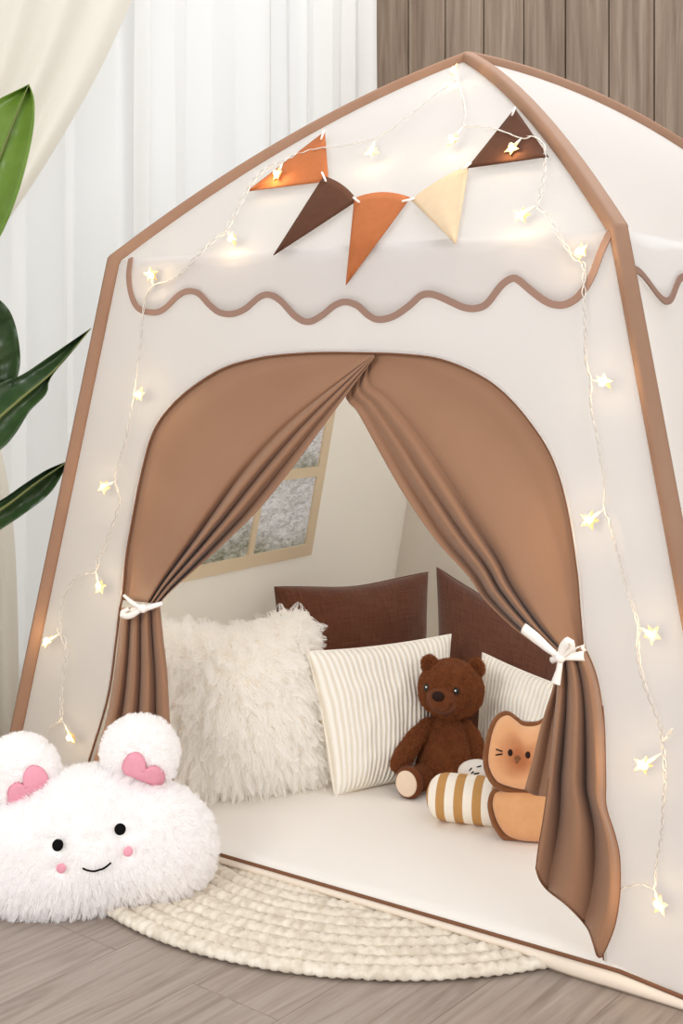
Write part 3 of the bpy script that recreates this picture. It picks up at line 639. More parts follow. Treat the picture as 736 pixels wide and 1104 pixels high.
# ------------------------------------------------------------------ round braided rug
rg = MB(); pitch = .031; rho = RR-pitch*.5; k = 0
Tinv = lambda P: (np.dot(P/H-C0, U), np.dot(P/H-C0, N))
while rho > .06:
    na = int(2*math.pi*rho/.0045); nb_ = max(8, int(2*math.pi*rho/.034)); G = []
    edge = (k == 0)
    for j in range(12):
        b = 2*math.pi*j/12; row = []
        for i in range(na):
            a = 2*math.pi*i/na
            lob = abs(math.sin(nb_*a/1+ (1.2*math.sin(b+.4)) + k*1.3))           # slanted braid lobes
            h_ = (.0062+.0046*lob**.7+.0022*noise.noise(Vector((rho*math.cos(a)*60, rho*math.sin(a)*60, b))))
            rr = rho+pitch*.55*math.cos(b)*(.74+.28*lob+.10*noise.noise(Vector((rho*math.cos(a)*45, rho*math.sin(a)*45, 7.+b))))
            row.append(rc+np.array([rr*math.cos(a), rr*math.sin(a), .0075+h_*math.sin(b)*(1.0 if math.sin(b) > 0 else .68)]))
        G.append(row)
    G = np.array(G); o = len(rg.v)
    tmp = MB().grid(G, close_u=True, close_v=True)
    kept = [f for f in tmp.f if Tinv(np.array(tmp.v[f[0]]))[1] < -.001]
    used = sorted({i for f in kept for i in f}); mp_ = {v: o+i for i, v in enumerate(used)}
    rg.v += [tmp.v[i] for i in used]; rg.uv += [(0, 0)]*len(used); rg.f += [tuple(mp_[i] for i in f) for f in kept]
    rho -= pitch; k += 1
tag(put('round_rug', rg, M['rug'], loc=rc), 'round braided cream rug on the wood floor, half under the tent', 'rug')

# ------------------------------------------------------------------ bunting
bunt = tag(empty('bunting', fp(430, 200, .01)), 'felt bunting of brown, orange and cream pennants across the gable', 'bunting')
def pennant(pts, m, bow=0, off=.012):
    A, B, C_ = [np.array(p, float) for p in pts]; n = 14; G = []       # A,B top edge, C_ tip
    nv = np.array([B[1]-A[1], A[0]-B[0]]); nv /= np.linalg.norm(nv)
    if np.dot(nv, (A+B)/2-C_) < 0: nv = -nv
    for i in range(n):
        s = i/(n-1); row = []
        for j in range(n):
            t = j/(n-1); q = (A*(1-t)+B*t)*(1-s)+C_*s+nv*bow*4*t*(1-t)*(1-s); row.append(fp(q[0], q[1], off+.004*math.sin(s*2.2)+.002*math.sin(t*5)))
        G.append(row)
    return put('pennant', MB().grid(np.array(G)), m, bunt, solid=.002)
PEN = [((350, 142), (354, 195), (267, 206), 'felt_orange', 0), ((349, 190), (385, 216), (295, 275), 'felt_brown', 4), ((382, 214), (442, 213), (373, 307), 'felt_orange', 6),
       ((443, 216), (505, 179), (491, 263), 'felt_cream', 3), ((504, 181), (555, 117), (591, 169), 'felt_brown', 0)]
for a, b, c, m_, bw_ in PEN:
    tag(pennant((a, b, c), M[m_], bw_), {'felt_orange': 'rust orange pennant', 'felt_brown': 'dark brown pennant', 'felt_cream': 'cream pennant'}[m_])
for (a, b) in (((346, 150), (349, 141)), ((347, 186), (351, 195)), ((381, 213), (387, 218)), ((434, 217), (446, 214)), ((499, 182), (507, 176)), ((552, 124), (555, 116))):
    put('thread_loop', MB().tube([fp(a[0]+(b[0]-a[0])*t, a[1]+(b[1]-a[1])*t, .017+.006*math.sin(math.pi*t)) for t in np.linspace(0, 1, 8)], .0022*H, 8), M['ribbon'], bunt)

# ------------------------------------------------------------------ string lights
lights = tag(empty('string_lights', fp(490, 80, .01)), 'string of small glowing star lights on white wire around the tent front', 'string lights')
WIRE = [(48, 794), (53, 786), (60, 780), (66, 776), (66, 755), (68, 730), (71, 705), (69, 690), (64, 680), (66, 655), (72, 637), (83, 622), (102, 616), (106, 603), (112, 590), (119, 573), (125, 555), (129, 537), (124, 518), (128, 500), (134, 478), (140, 450), (144, 428), (148, 400), (152, 365), (154, 340), (157, 322), (165, 308), (185, 302), (200, 290), (213, 275), (232, 258), (243, 249), (249, 238), (258, 221), (266, 205), (277, 190), (290, 180), (305, 174), (320, 166), (342, 160), (365, 158), (385, 154), (403, 150), (417, 142), (440, 125), (465, 104), (480, 94), (493, 86), (495, 95), (499, 108), (501, 124), (500, 136), (512, 136), (530, 138), (546, 143), (562, 149), (574, 147), (585, 155), (587, 170), (586, 190), (582, 210), (579, 222), (587, 230), (598, 247), (608, 263), (620, 279), (629, 286), (629, 310), (630, 340), (631, 365), (631, 388), (635, 404), (637, 412), (636, 428), (638, 447), (643, 470), (648, 500), (652, 525), (651, 548), (656, 560), (661, 580), (668, 605), (674, 630), (682, 655), (688, 676), (687, 690), (689, 715), (695, 740), (705, 765), (712, 785), (714, 800), (716, 815), (717, 840), (715, 870), (713, 900), (707, 935), (705, 957), (693, 953), (680, 955), (664, 960)]
wc = curve(WIRE, 1100)
for ph_ in (0, math.pi):
    P = [fp(q[0]+1.3*math.cos(i*.42+ph_+math.sin(i*.03)*2)*(1+.6*math.sin(i*.021)), q[1]+.6*math.sin(i*.42+ph_), .016+.0026*math.sin(i*.42+ph_)) for i, q in enumerate(wc)]
    put('wire', MB().tube(P, .00125*H, 6), M['wire'], lights)
STARS = [((77, 795), (68, 778)), ((51, 692), (65, 683)), ((108, 633), (103, 616)), ((112, 525), (124, 519)), ((151, 425), (144, 428)), ((163, 296), (165, 308)), ((251, 257), (243, 249)), ((299, 188), (305, 175)),
         ((401, 164), (403, 151)), ((490, 76), (493, 86)), ((488, 151), (500, 136)), ((552, 160), (562, 149)), ((562, 232), (578, 222)), ((627, 271), (622, 280)), ((652, 411), (637, 410)), ((635, 561), (650, 550)), ((703, 684), (688, 676)), ((693, 825), (713, 812)), ((711, 976), (705, 957))]
def star_mb(c, ax, r=.019, th=.0075, inner=.45):
    mb = MB(); c = np.array(c); x_, y_, z_ = ax; o = 0
    ring = []
    for k in range(10):
        a = math.pi*k/5+math.pi/2; q = r if k % 2 == 0 else r*inner; ring.append(c+H*q*(math.cos(a)*x_+math.sin(a)*y_))
    mb.v = [tuple(p) for p in ring]+[tuple(c+z_*th*H), tuple(c-z_*th*H)]; mb.uv = [(0, 0)]*12
    for k in range(10): mb.f += [(k, (k+1) % 10, 10), ((k+1) % 10, k, 11)]
    return mb
for i, ((sx, sy), (ax2, ay2)) in enumerate(STARS):
    c = fp(sx, sy, .026); d = fp(ax2, ay2, .016)
    up = c-d; up /= np.linalg.norm(up); rr_ = random.Random(i*13+1)
    yaw = rr_.uniform(-.9, .9); zz = nfront*math.cos(yaw)+np.cross(nfront, up)*math.sin(yaw); zz = zz-up*np.dot(zz, up)*.7; zz /= np.linalg.norm(zz)
    xx = np.cross(up, zz); xx /= np.linalg.norm(xx); yy = np.cross(zz, xx)
    st = put('star_light', star_mb(c, (xx, yy, zz), r=.0175), M['star'], lights, smooth=False)
    put('bulb', MB().ellipsoid(c-up*.002+zz*.006*H, .0048*H, .0048*H, .0062*H, (xx, zz, yy), 12, 8), M['bulb'], st)
    put('socket', MB().tube([d*(1-t)+(c-up*.007*H)*t for t in np.linspace(0, 1, 5)], [.0012*H, .0022*H, .0032*H, .0036*H, .0036*H], 8), M['socket'], st)
    pl = bpy.data.lights.new('star_glow', 'POINT'); pl.energy = .13; pl.shadow_soft_size = .008; pl.color = (1, .72, .38)
    po = bpy.data.objects.new('star_glow', pl); COL.objects.link(po); po.parent = lights; po.location = c+nfront*.016*H-np.array(lights['_b'][:])
put('spare_socket', MB().tube([fp(714, 799, .018), fp(719, 793, .022), fp(724, 787, .024)], [.0016*H, .0028*H, .0028*H], 8), M['socket'], lights)

# ------------------------------------------------------------------ cushions
def cushion(name, TL, TR, BR, BL, yaw, lean, base, thick, m, label, cat='cushion', group=None, n=44, conc=.06, p=.42, wrinkle=.006, seed=0, sag=0):
    nrm = pnormal(yaw, lean); P0 = fl(base[0], base[1], MZ) if not isinstance(base, np.ndarray) else base
    TL, TR, BR, BL = [onplane(q[0], q[1], P0, nrm) for q in (TL, TR, BR, BL)]
    def surf(sgn):
        G = []; us_ = np.sin(np.linspace(-1, 1, n)*math.pi/2)
        for v in us_:
            row = []
            for u in us_:
                uu = u*(1-conc*(1-v*v)); vv = v*(1-conc*(1-u*u)); a, b = (uu+1)/2, (vv+1)/2
                q = (BL*(1-a)+BR*a)*(1-b)+(TL*(1-a)+TR*a)*b
                h_ = thick*H*max((1-u*u)*(1-v*v), 0)**p
                e = max(1-u*u, 0)*max(1-v*v, 0)
                h_ += wrinkle*H*noise.noise(Vector((u*2.2+seed, v*2.2, sgn*3.1)))*e**.5*2+wrinkle*.7*H*noise.noise(Vector((u*6+seed, v*4, sgn*5.)))*e**.3
                q = q+nrm*sgn*h_; q[2] = max(q[2]-sag*H*math.exp(-(u/.55)**2)*max(v, 0)**3, MZ*H+.001); row.append(q)
            G.append(row)
        return np.array(G)
    uv = [[((u+1)/2, (v+1)/2) for u in np.sin(np.linspace(-1, 1, n)*math.pi/2)] for v in np.sin(np.linspace(-1, 1, n)*math.pi/2)]
    mb = MB(); mb.grid(surf(1), uv=uv); mb.grid(surf(-1)[:, ::-1], uv=[r_[::-1] for r_ in uv])
    # join the two faces along the seam
    key = {}; remap = []; v2 = []; uv2 = []
    for i, p_ in enumerate(mb.v):
        k_ = tuple(np.round(p_, 6))
        if k_ not in key: key[k_] = len(v2); v2.append(p_); uv2.append(mb.uv[i])
        remap.append(key[k_])
    mb.v, mb.uv = v2, uv2; mb.f = [tuple(dict.fromkeys(remap[i] for i in f)) for f in mb.f]; mb.f = [f for f in mb.f if len(f) > 2]
    ctr = (BL+BR)/2; ctr[2] = MZ*H
    o = put(name, mb, m, loc=ctr); tag(o, label, cat, group)
    seam = []
    for k_ in range(4):
        for t in np.linspace(-1, 1, 24)[:-1]:
            u, v = [(t, -1), (1, t), (-t, 1), (-1, -t)][k_]; uu = u*(1-conc*(1-v*v)); vv = v*(1-conc*(1-u*u)); a, b = (uu+1)/2, (vv+1)/2
            q = (BL*(1-a)+BR*a)*(1-b)+(TL*(1-a)+TR*a)*b; q[2] = max(q[2]-sag*H*math.exp(-(u/.55)**2)*max(v, 0)**3, MZ*H+.002); seam.append(q)
    return o, seam, (TL, TR, BR, BL, nrm)
def back_pt(u, n): return T(u, n, MZ)
bl, seam, _ = cushion('cushion', (296, 633), (461, 617), (458, 752), (300, 770), .45, .30, back_pt(-.52, .93), .11, M['linen'], 'dark brown linen cushion behind the fluffy white one, left of the two', group=None, seed=1, sag=.012, conc=.05)
put('piping', MB().tube(seam, .0028*H, 6, closed=True), M['linen'], bl)
br_, seam, _ = cushion('cushion', (471, 612), (612, 690), (606, 812), (470, 806), -.25, .34, back_pt(-.06, .95), .105, M['linen_dark'], 'dark brown linen cushion behind the bear, beside the right curtain', seed=4, conc=.05)
put('piping', MB().tube(seam, .0028*H, 6, closed=True), M['linen_dark'], br_)
cl_, seam, _ = cushion('cushion', (331, 703), (486, 684), (474, 836), (361, 858), .52, .30, (361, 858), .075, M['cord'], 'cream corduroy cushion between the fluffy cushion and the bear', seed=9, conc=.045, wrinkle=.007)
put('piping', MB().tube(seam, .0026*H, 6, closed=True), M['ivory_plush'], cl_)
cr_, seam, _ = cushion('cushion', (520, 704), (640, 752), (624, 852), (512, 830), -.55, .34, (512, 830), .07, M['cord'], 'cream corduroy cushion behind the toast-shaped cat plush', seed=12, conc=.045)
put('piping', MB().tube(seam, .0026*H, 6, closed=True), M['ivory_plush'], cr_)
ff, seam, q4 = cushion('cushion', (166, 676), (328, 662), (346, 840), (188, 858), .33, .30, (250, 856), .10, M['ivory_plush'], 'large fluffy ivory cushion of long shaggy pile by the left curtain', seed=15, conc=.05, sag=.03)
fc = (q4[0]+q4[1]+q4[2]+q4[3])/4
def comb_f(P, Nn):
    d = P-fc; d /= np.linalg.norm(d, axis=1)[:, None]; return Nn*.55+d*.55+np.array([0, 0, -.55])
fur('fur', ff, 36000, .060*H, M['fur_ivory'], comb_f, ff, rad=.0007, clump=.88, nclump=3000, jitter=.36, droop=.25, keep=lambda P, Nn: (Nn@(-q4[4])) < .6, wave=.05)

# ------------------------------------------------------------------ teddy bear
bb = fl(474, 852, MZ); YB = bb[1]/H
bear = tag(empty('teddy_bear', bb), 'brown teddy bear sitting between two cream corduroy cushions', 'plush toy')
px1 = YB/F_PX                                   # one pixel at the bear, in units of H
def ab(px, py, d=0): return at(px, py, YB+d)
fwd = np.array([-.42, -.90, 0]); fwd /= np.linalg.norm(fwd); rgt = np.array([-fwd[1], fwd[0], 0]); BA = (rgt, fwd, Z)
def P1(n): return n*px1*H
tor = MB(); cz = [(844, 10), (841.5, 21), (837, 28), (830, 32.5), (822, 33.5), (808, 31), (794, 27), (782, 22), (774, 16)]
tp = [ab(479+ (853-y)*.03, y, .014+.0005*(853-y)) for y, r in cz]
tor.tube(tp, [P1(r) for y, r in cz], 28, flat=(fwd, .82)); put('torso', tor, M['bear'], bear)
hc_ = ab(486, 742, .040)
hd = MB().ellipsoid(hc_, P1(35.5), P1(33), P1(31.5), BA, 40, 28)
# cheeks a little fuller than the crown
hd.v = [tuple(np.array(p)+rgt*np.dot(np.array(p)-hc_, rgt)*.07*max(0, -np.dot(np.array(p)-hc_, Z)/P1(30))) for p in hd.v]
head = put('head', hd, M['bear'], bear)
def on_head(sx, sz, k=1.0):
    """point on the head in face coordinates (right, up in head radii)"""
    f = math.sqrt(max(0, 1-sx*sx-sz*sz)); return hc_+rgt*P1(35.5)*sx*k+fwd*P1(33)*f*k+Z*P1(31.5)*sz*k
mzc = hc_+fwd*P1(24)+Z*P1(-6)+rgt*P1(0)
put('muzzle', MB().ellipsoid(mzc, P1(18), P1(18), P1(15.5), BA, 28, 18), M['bear'], head)
put('nose', MB().ellipsoid(mzc+fwd*P1(16)+Z*P1(6.5), P1(7.2), P1(4.6), P1(5.6), BA, 18, 12), M['nose'], head)
mth = MB(); mth.tube([mzc+rgt*P1(13.2)*math.sin(a)+Z*(P1(1)-P1(11)*math.cos(a))+fwd*P1(18.3)*math.sqrt(max(0, 1-(.74*math.sin(a))**2-(.70*math.cos(a))**2)) for a in np.linspace(-1.5, 1.5, 24)], P1(.75), 6); put('mouth', mth, M['bear_dark'], head)
for sx in (-.50, .46):
    e = on_head(sx, .16, .985)
    ey = put('eye', MB().ellipsoid(e, P1(3.9), P1(2.4), P1(4.3), BA, 16, 10), M['black'], head)
    put('pupil_highlight', MB().ellipsoid(e+fwd*P1(2.1)+Z*P1(1.2), P1(1.1), P1(.8), P1(1.1), BA, 10, 6), M['white_dot'], ey)  # glint on the eye modelled as a small white bead
for cpx, cpy in ((463, 716), (513, 720)):
    c = ab(cpx, cpy, .045); er = put('ear', MB().ellipsoid(c, P1(9.6), P1(5.4), P1(10.5), BA, 24, 16), M['bear'], head)
    put('inner_ear', MB().ellipsoid(c+fwd*P1(3.2), P1(6.2), P1(3.2), P1(6.8), BA, 20, 12), M['bear_dark'], er)
am = MB(); AP = curve(np.array([ab(462, 781, .04), ab(450, 793, .02), ab(438, 809, .0), ab(430, 823, -.012)]), 14); am.tube(AP, [P1(r) for r in np.interp(np.linspace(0, 1, 14), [0, .35, .75, 1], [8, 9.5, 10.8, 9])], 20); put('arm', am, M['bear'], bear)
am = MB(); AP = curve(np.array([ab(501, 783, .04), ab(509, 796, .03), ab(513, 812, .02), ab(511, 828, .01)]), 14); am.tube(AP, [P1(r) for r in np.interp(np.linspace(0, 1, 14), [0, .35, .75, 1], [8, 9.5, 10.5, 9])], 20); put('arm', am, M['bear'], bear)
def bear_leg(hip, foot, toe_dir, rad_leg, fr_):
    lg = MB(); ft_ = foot-toe_dir/np.linalg.norm(toe_dir)*P1(rad_leg*.95); LP = curve(np.array([hip, (hip+ft_)/2+Z*P1(1), ft_]), 12); lg.tube(LP, [P1(r) for r in np.linspace(rad_leg, rad_leg*.86, 12)], 20)
    td = toe_dir/np.linalg.norm(toe_dir); sx_ = np.cross(td, Z); sx_ /= np.linalg.norm(sx_); uz = np.cross(sx_, td)
    lg.ellipsoid(foot+td*P1(0), P1(fr_), P1(9), P1(fr_*1.06), (sx_, td, uz), 28, 16, p=.75)
    l = put('leg', lg, M['bear'], bear)
    pd = put('paw_pad', MB().ellipsoid(foot+td*P1(6.6), P1(fr_*.80), P1(3.0), P1(fr_*.86), (sx_, td, uz), 26, 12), M['pad'], l); tag(pd, 'cream sole')
zf = lambda p, r: np.array([p[0], p[1], MZ*H+P1(r)])
bear_leg(zf(ab(470, 842, .03), 14.4), zf(fl(441, 861, MZ), 17.2), np.array([-.52, -.85, .05]), 14, 15.8)
bear_leg(zf(ab(497, 845, .05), 13.4), zf(ab(520, 850, .015), 15), np.array([.15, -1, .1]), 13, 13)
for q in [o for o in bpy.data.objects if o.type == 'MESH' and o.name.split('.')[0] in ('torso', 'head', 'ear', 'arm', 'leg')]:
    k_ = {'torso': 9000, 'head': 11000, 'muzzle': 4000, 'ear': 1500, 'arm': 4500, 'leg': 5000}[q.name.split('.')[0]]
    pk = None
    if q.name.startswith('leg'):
        ctr_ = np.mean([np.array(v.co[:])+np.array(q['_b'][:]) for v in q.data.vertices if v.co.z > -9], 0)
    nose_c = mzc+fwd*P1(16)+Z*P1(6.5); eyes_c = [on_head(-.50, .16), on_head(.46, .16)]
    pads = [np.mean([np.array(v.co[:]) for v in o.data.vertices], 0)+bb for o in bpy.data.objects if o.name.startswith('paw_pad')]
    def pk(P, Nn):
        k2 = np.linalg.norm(P-nose_c, axis=1) > P1(7.5)
        for e_ in eyes_c: k2 &= np.linalg.norm(P-e_, axis=1) > P1(5.4)
        k2 &= np.linalg.norm(P-mzc, axis=1) > P1(17)
        for e_ in pads: k2 &= np.linalg.norm(P-e_, axis=1) > P1(14)
        return k2
    nf = fur('fur', q, k_, .0062*H, M['nap_brown'], lambda P, Nn: Nn*.75+np.array([0, 0, -.6]), q, rad=.00042, clump=.4, nclump=300, jitter=.35, keep=pk, npt=3, droop=.1)
    if q.parent is not bear: nf.parent = q.parent
# ------------------------------------------------------------------ striped plush
sb = fl(497, 884, MZ); YS = sb[1]/H+.02
strp = tag(empty('striped_plush', sb), 'small tan and ivory striped plush lying in front of the bear', 'plush toy')
ps = YS/F_PX*H
ax0, ax1 = np.array([sb[0]-36*ps, sb[1]+.012*H, 0]), np.array([sb[0]+56*ps, sb[1]-.045*H, 0])
sbm = MB(); tt = np.concatenate([[0, .004, .014, .03, .055, .09, .13, .18, .24], np.linspace(.30, 1, 16)])
rad = [ps*26.5*max(1-max(0, 1-t/.26)**2.6, 0)**.5+.2*ps for t in tt]
sbm.tube([ax0*(1-t)+ax1*t+Z*(MZ*H+25*ps) for t in tt], rad, 36, caps=False, flat=(Z, .93)); sbm.ellipsoid(ax1+Z*(MZ*H+25*ps), 10*ps, rad[-1], rad[-1]*.93)
# uv along the length for the stripes
axd = (ax1-ax0); Ln = np.linalg.norm(axd); sbm.uv = [(float(np.dot(np.array(p)-ax0, axd)/Ln/Ln), 0) for p in sbm.v]
put('body', sbm, M['stripes'], strp)
hq = at(514, 832, YS+.05)
sh = put('head', MB().ellipsoid(hq, 21*ps, 16*ps, 13*ps, None, 26, 18), M['grey_plush'], strp)
for (qx, qy, l_, an) in ((516, 826.5, 2.2, .3), (507, 829.5, 1.6, .9), (513.5, 834, 2.4, .2), (509, 833, 1.2, .6)):
    d_ = ray(qx, qy); o_ = CAM*H; b_ = np.dot(hq-o_, d_)/np.dot(d_, d_); foot = o_+d_*b_
    # drop the mark onto the head's surface
    lo2, hi2 = b_-.2, b_
    for _ in range(40):
        mid_ = (lo2+hi2)/2; q_ = (o_+d_*mid_-hq)/np.array([21*ps, 16*ps, 13*ps])
        if np.dot(q_, q_) > 1: lo2 = mid_
        else: hi2 = mid_
    c_ = o_+d_*lo2; put('face_stitch', MB().tube([c_+np.array([math.cos(an), 0, math.sin(an)])*ps*l_*t for t in np.linspace(-1, 1, 5)], ps*.8, 8), M['black_matte'], sh)

# ------------------------------------------------------------------ outline-shaped plush (puffed between two faces)
def puffed(outline, P0, nrm, front, back, nth=96, nr=16, pw=2.4, q=.5, seed=0, lump=0., zmin=None, ctr=None):
    O = resample(catmull(outline, 10, True), nth, True); c = O.mean(0) if ctr is None else np.array(ctr, float)
    c3 = onplane(c[0], c[1], P0, nrm); E = np.array([onplane(p[0], p[1], P0, nrm) for p in O])
    def sheet(th, sg):
        G = []; uvs = []
        for r_ in np.sin(np.linspace(0, 1, nr)*math.pi/2):
            row = []; ur = []
            for k_ in range(nth):
                rr = max(r_, .002); p_ = c3*(1-rr)+E[k_]*rr; h_ = th*H*max(0, 1-rr**pw)**q
                if lump: h_ *= 1+lump*noise.noise(Vector(((p_[0])*9/H+seed, p_[2]*9/H, sg)))*(1-rr)
                p_ = p_+nrm*sg*h_
                if zmin is not None: p_[2] = max(p_[2], zmin)
                row.append(p_); a = 2*math.pi*k_/nth; ur.append((.5+.5*rr*math.cos(a), .5+.5*rr*math.sin(a)))
            G.append(row); uvs.append(ur)
        return np.array(G), uvs
    return sheet, E, c3
def puff_mb(outline, P0, nrm, front, back, **kw):
    sh_, E, c3 = puffed(outline, P0, nrm, front, back, **kw); g1, u1 = sh_(front, 1); g2, u2 = sh_(back, -1)
    mb = MB(); mb.grid(g1, close_v=True, uv=u1); mb.grid(g2[:, ::-1], close_v=True, uv=[r_[::-1] for r_ in u2])
    key = {}; rem = []; v2 = []; uv2 = []
    for i, p_ in enumerate(mb.v):
        k_ = tuple(np.round(p_, 6))
        if k_ not in key: key[k_] = len(v2); v2.append(p_); uv2.append(mb.uv[i])
        rem.append(key[k_])
    mb.v, mb.uv = v2, uv2; mb.f = [tuple(dict.fromkeys(rem[i] for i in f)) for f in mb.f]; mb.f = [f for f in mb.f if len(f) > 2]
    return mb, E, c3
def hit(mesh_obj, px, py):
    """where the view line meets a built mesh (to seat small features on it)"""
    d = Vector(ray(px, py)).normalized(); b = Vector(mesh_obj['_b'][:]); o = Vector((0, 0, H))-b
    from mathutils.bvhtree import BVHTree
    bv = BVHTree.FromPolygons([v.co[:] for v in mesh_obj.data.vertices], [p.vertices[:] for p in mesh_obj.data.polygons])
    r_ = bv.ray_cast(o, d)
    if r_[0] is None: return None, None
    n_ = np.array(r_[1]); n_ = -n_ if np.dot(n_, np.array(d)) > 0 else n_
    return np.array(r_[0]+b), n_
def frame_of(n_):
    x_ = np.cross(Z, n_); x_ /= np.linalg.norm(x_); return x_, n_, np.cross(n_, x_)*1.0
def frame3(n_):
    x_ = np.cross(Z, n_); x_ /= np.linalg.norm(x_); return (x_, n_, np.cross(n_, x_))
# toast cat
tb = fl(572, 911, MZ); tn = pnormal(-.12, .12)
toast = tag(empty('cat_plush', tb), 'toast-shaped cat plush with brown crust edge beside the right curtain', 'plush toy')
HEADO = [(545.8, 766.5), (535.6, 770.5), (528.5, 782), (524, 798), (521.5, 817), (523.5, 831), (532, 845), (547, 852), (566, 856), (588, 857), (603, 850), (611, 836), (613, 815), (611, 795), (606, 779), (598, 769), (590, 772), (580, 777.5), (564, 777.5), (555, 772)]
BODO = [(531.5, 851), (527, 860), (527, 872), (532, 888), (542, 902), (556, 909), (572, 911.5), (590, 911), (606, 904), (615, 890), (617, 872), (612, 855), (595, 849), (570, 847), (548, 847)]
def inset(o_, k, c=None):
    o_ = np.array(o_, float); c = o_.mean(0) if c is None else np.array(c); d = o_-c; l = np.linalg.norm(d, axis=1)[:, None]; return [tuple(p) for p in c+d*(l-k)/l]
def toastmat():
    q = NT('toasted_bread_plush'); q.p.inputs['Roughness'].default_value = .9; q.p.inputs['Sheen Weight'].default_value = .3
    tc = q.n('ShaderNodeTexCoord'); ds = q.n('ShaderNodeVectorMath', operation='DISTANCE'); ds.inputs[1].default_value = (.53, .59, 0); q.l(tc.outputs['UV'], ds.inputs[0])
    nz = q.n('ShaderNodeTexNoise', Scale=30., Detail=3.); q.l(tc.outputs['Object'], nz.inputs['Vector']); a = q.n('ShaderNodeMath', operation='MULTIPLY_ADD'); q.l(nz.outputs[0], a.inputs[0]); a.inputs[1].default_value = .12; q.l(ds.outputs['Value'], a.inputs[2])
    q.l(q.ramp(a.outputs[0], [(.14, lin((178, 106, 62))), (.38, lin((226, 166, 118))), (.6, lin((232, 180, 134)))]), q.p.inputs['Base Color'])
    n2 = q.n('ShaderNodeTexNoise', Scale=170., Detail=3.); q.l(tc.outputs['Object'], n2.inputs['Vector']); q.bump(n2.outputs[0], .35); return q.m
M['toast_face'] = toastmat()
for nm_, ol, tk, facem, c_ in (('body', BODO, .060, M['toast'], (572, 880)), ('head', HEADO, .052, M['toast_face'], (566, 815))):
    P0 = tb+np.array([0, .035*H if nm_ == 'body' else .022*H, 0])
    mb, E, c3 = puff_mb(ol, P0, tn, tk*.55, tk, pw=4, q=.5, ctr=c_, zmin=MZ*H+.001)
    mb2 = MB(); mb2.v, mb2.f, mb2.uv = mb.v, mb.f, mb.uv
    core = put(nm_, mb2, M['crust'], toast)
    Ei = [onplane(p[0], p[1], P0, tn)+tn*tk*.30*H for p in catmull(inset(ol, 2.2, c_), 6, True)]
    for e_ in Ei: e_[2] = max(e_[2], MZ*H+.0065*H)
    put('crust_edge', MB().tube(np.array(Ei), .0062*H, 12, closed=True), M['crust'], core)
    fmb, _, _ = puff_mb(inset(ol, 4.6, c_), P0+tn*tk*.36*H, tn, tk*.44, .004, pw=3.2, q=.5, ctr=c_, lump=.1, zmin=MZ*H+.004)
    fo = put('bread_face', fmb, facem, core); tag(fo, 'pale toasted bread side')
    if nm_ == 'head': tface = fo
for (qx, qy, a_, b_, nm_, mm_) in ((549.9, 811.5, 2.7, 3.7, 'eye', 'nose'), (568.8, 814, 2.8, 3.7, 'eye', 'nose'), (557.8, 817.5, 3.6, 3.0, 'nose', 'crust'), (557, 821, 1.7, 2.4, 'nose_tip', 'crust')):
    c_, n_ = hit(tface, qx, qy); s_ = c_[1]/F_PX; put(nm_, MB().ellipsoid(c_, a_*s_, 1.3*s_, b_*s_, frame3(n_), 16, 10), M[mm_], tface)
for (x0, y0, x1, y1) in ((535, 808, 541, 810), (534.5, 814, 541, 813)):
    P = []
    for t in np.linspace(0, 1, 6):
        c_, n_ = hit(tface, x0+(x1-x0)*t, y0+(y1-y0)*t); P.append(c_+n_*.0004)
    put('whisker', MB().tube(P, .75*P[0][1]/F_PX, 6), M['black_matte'], tface)

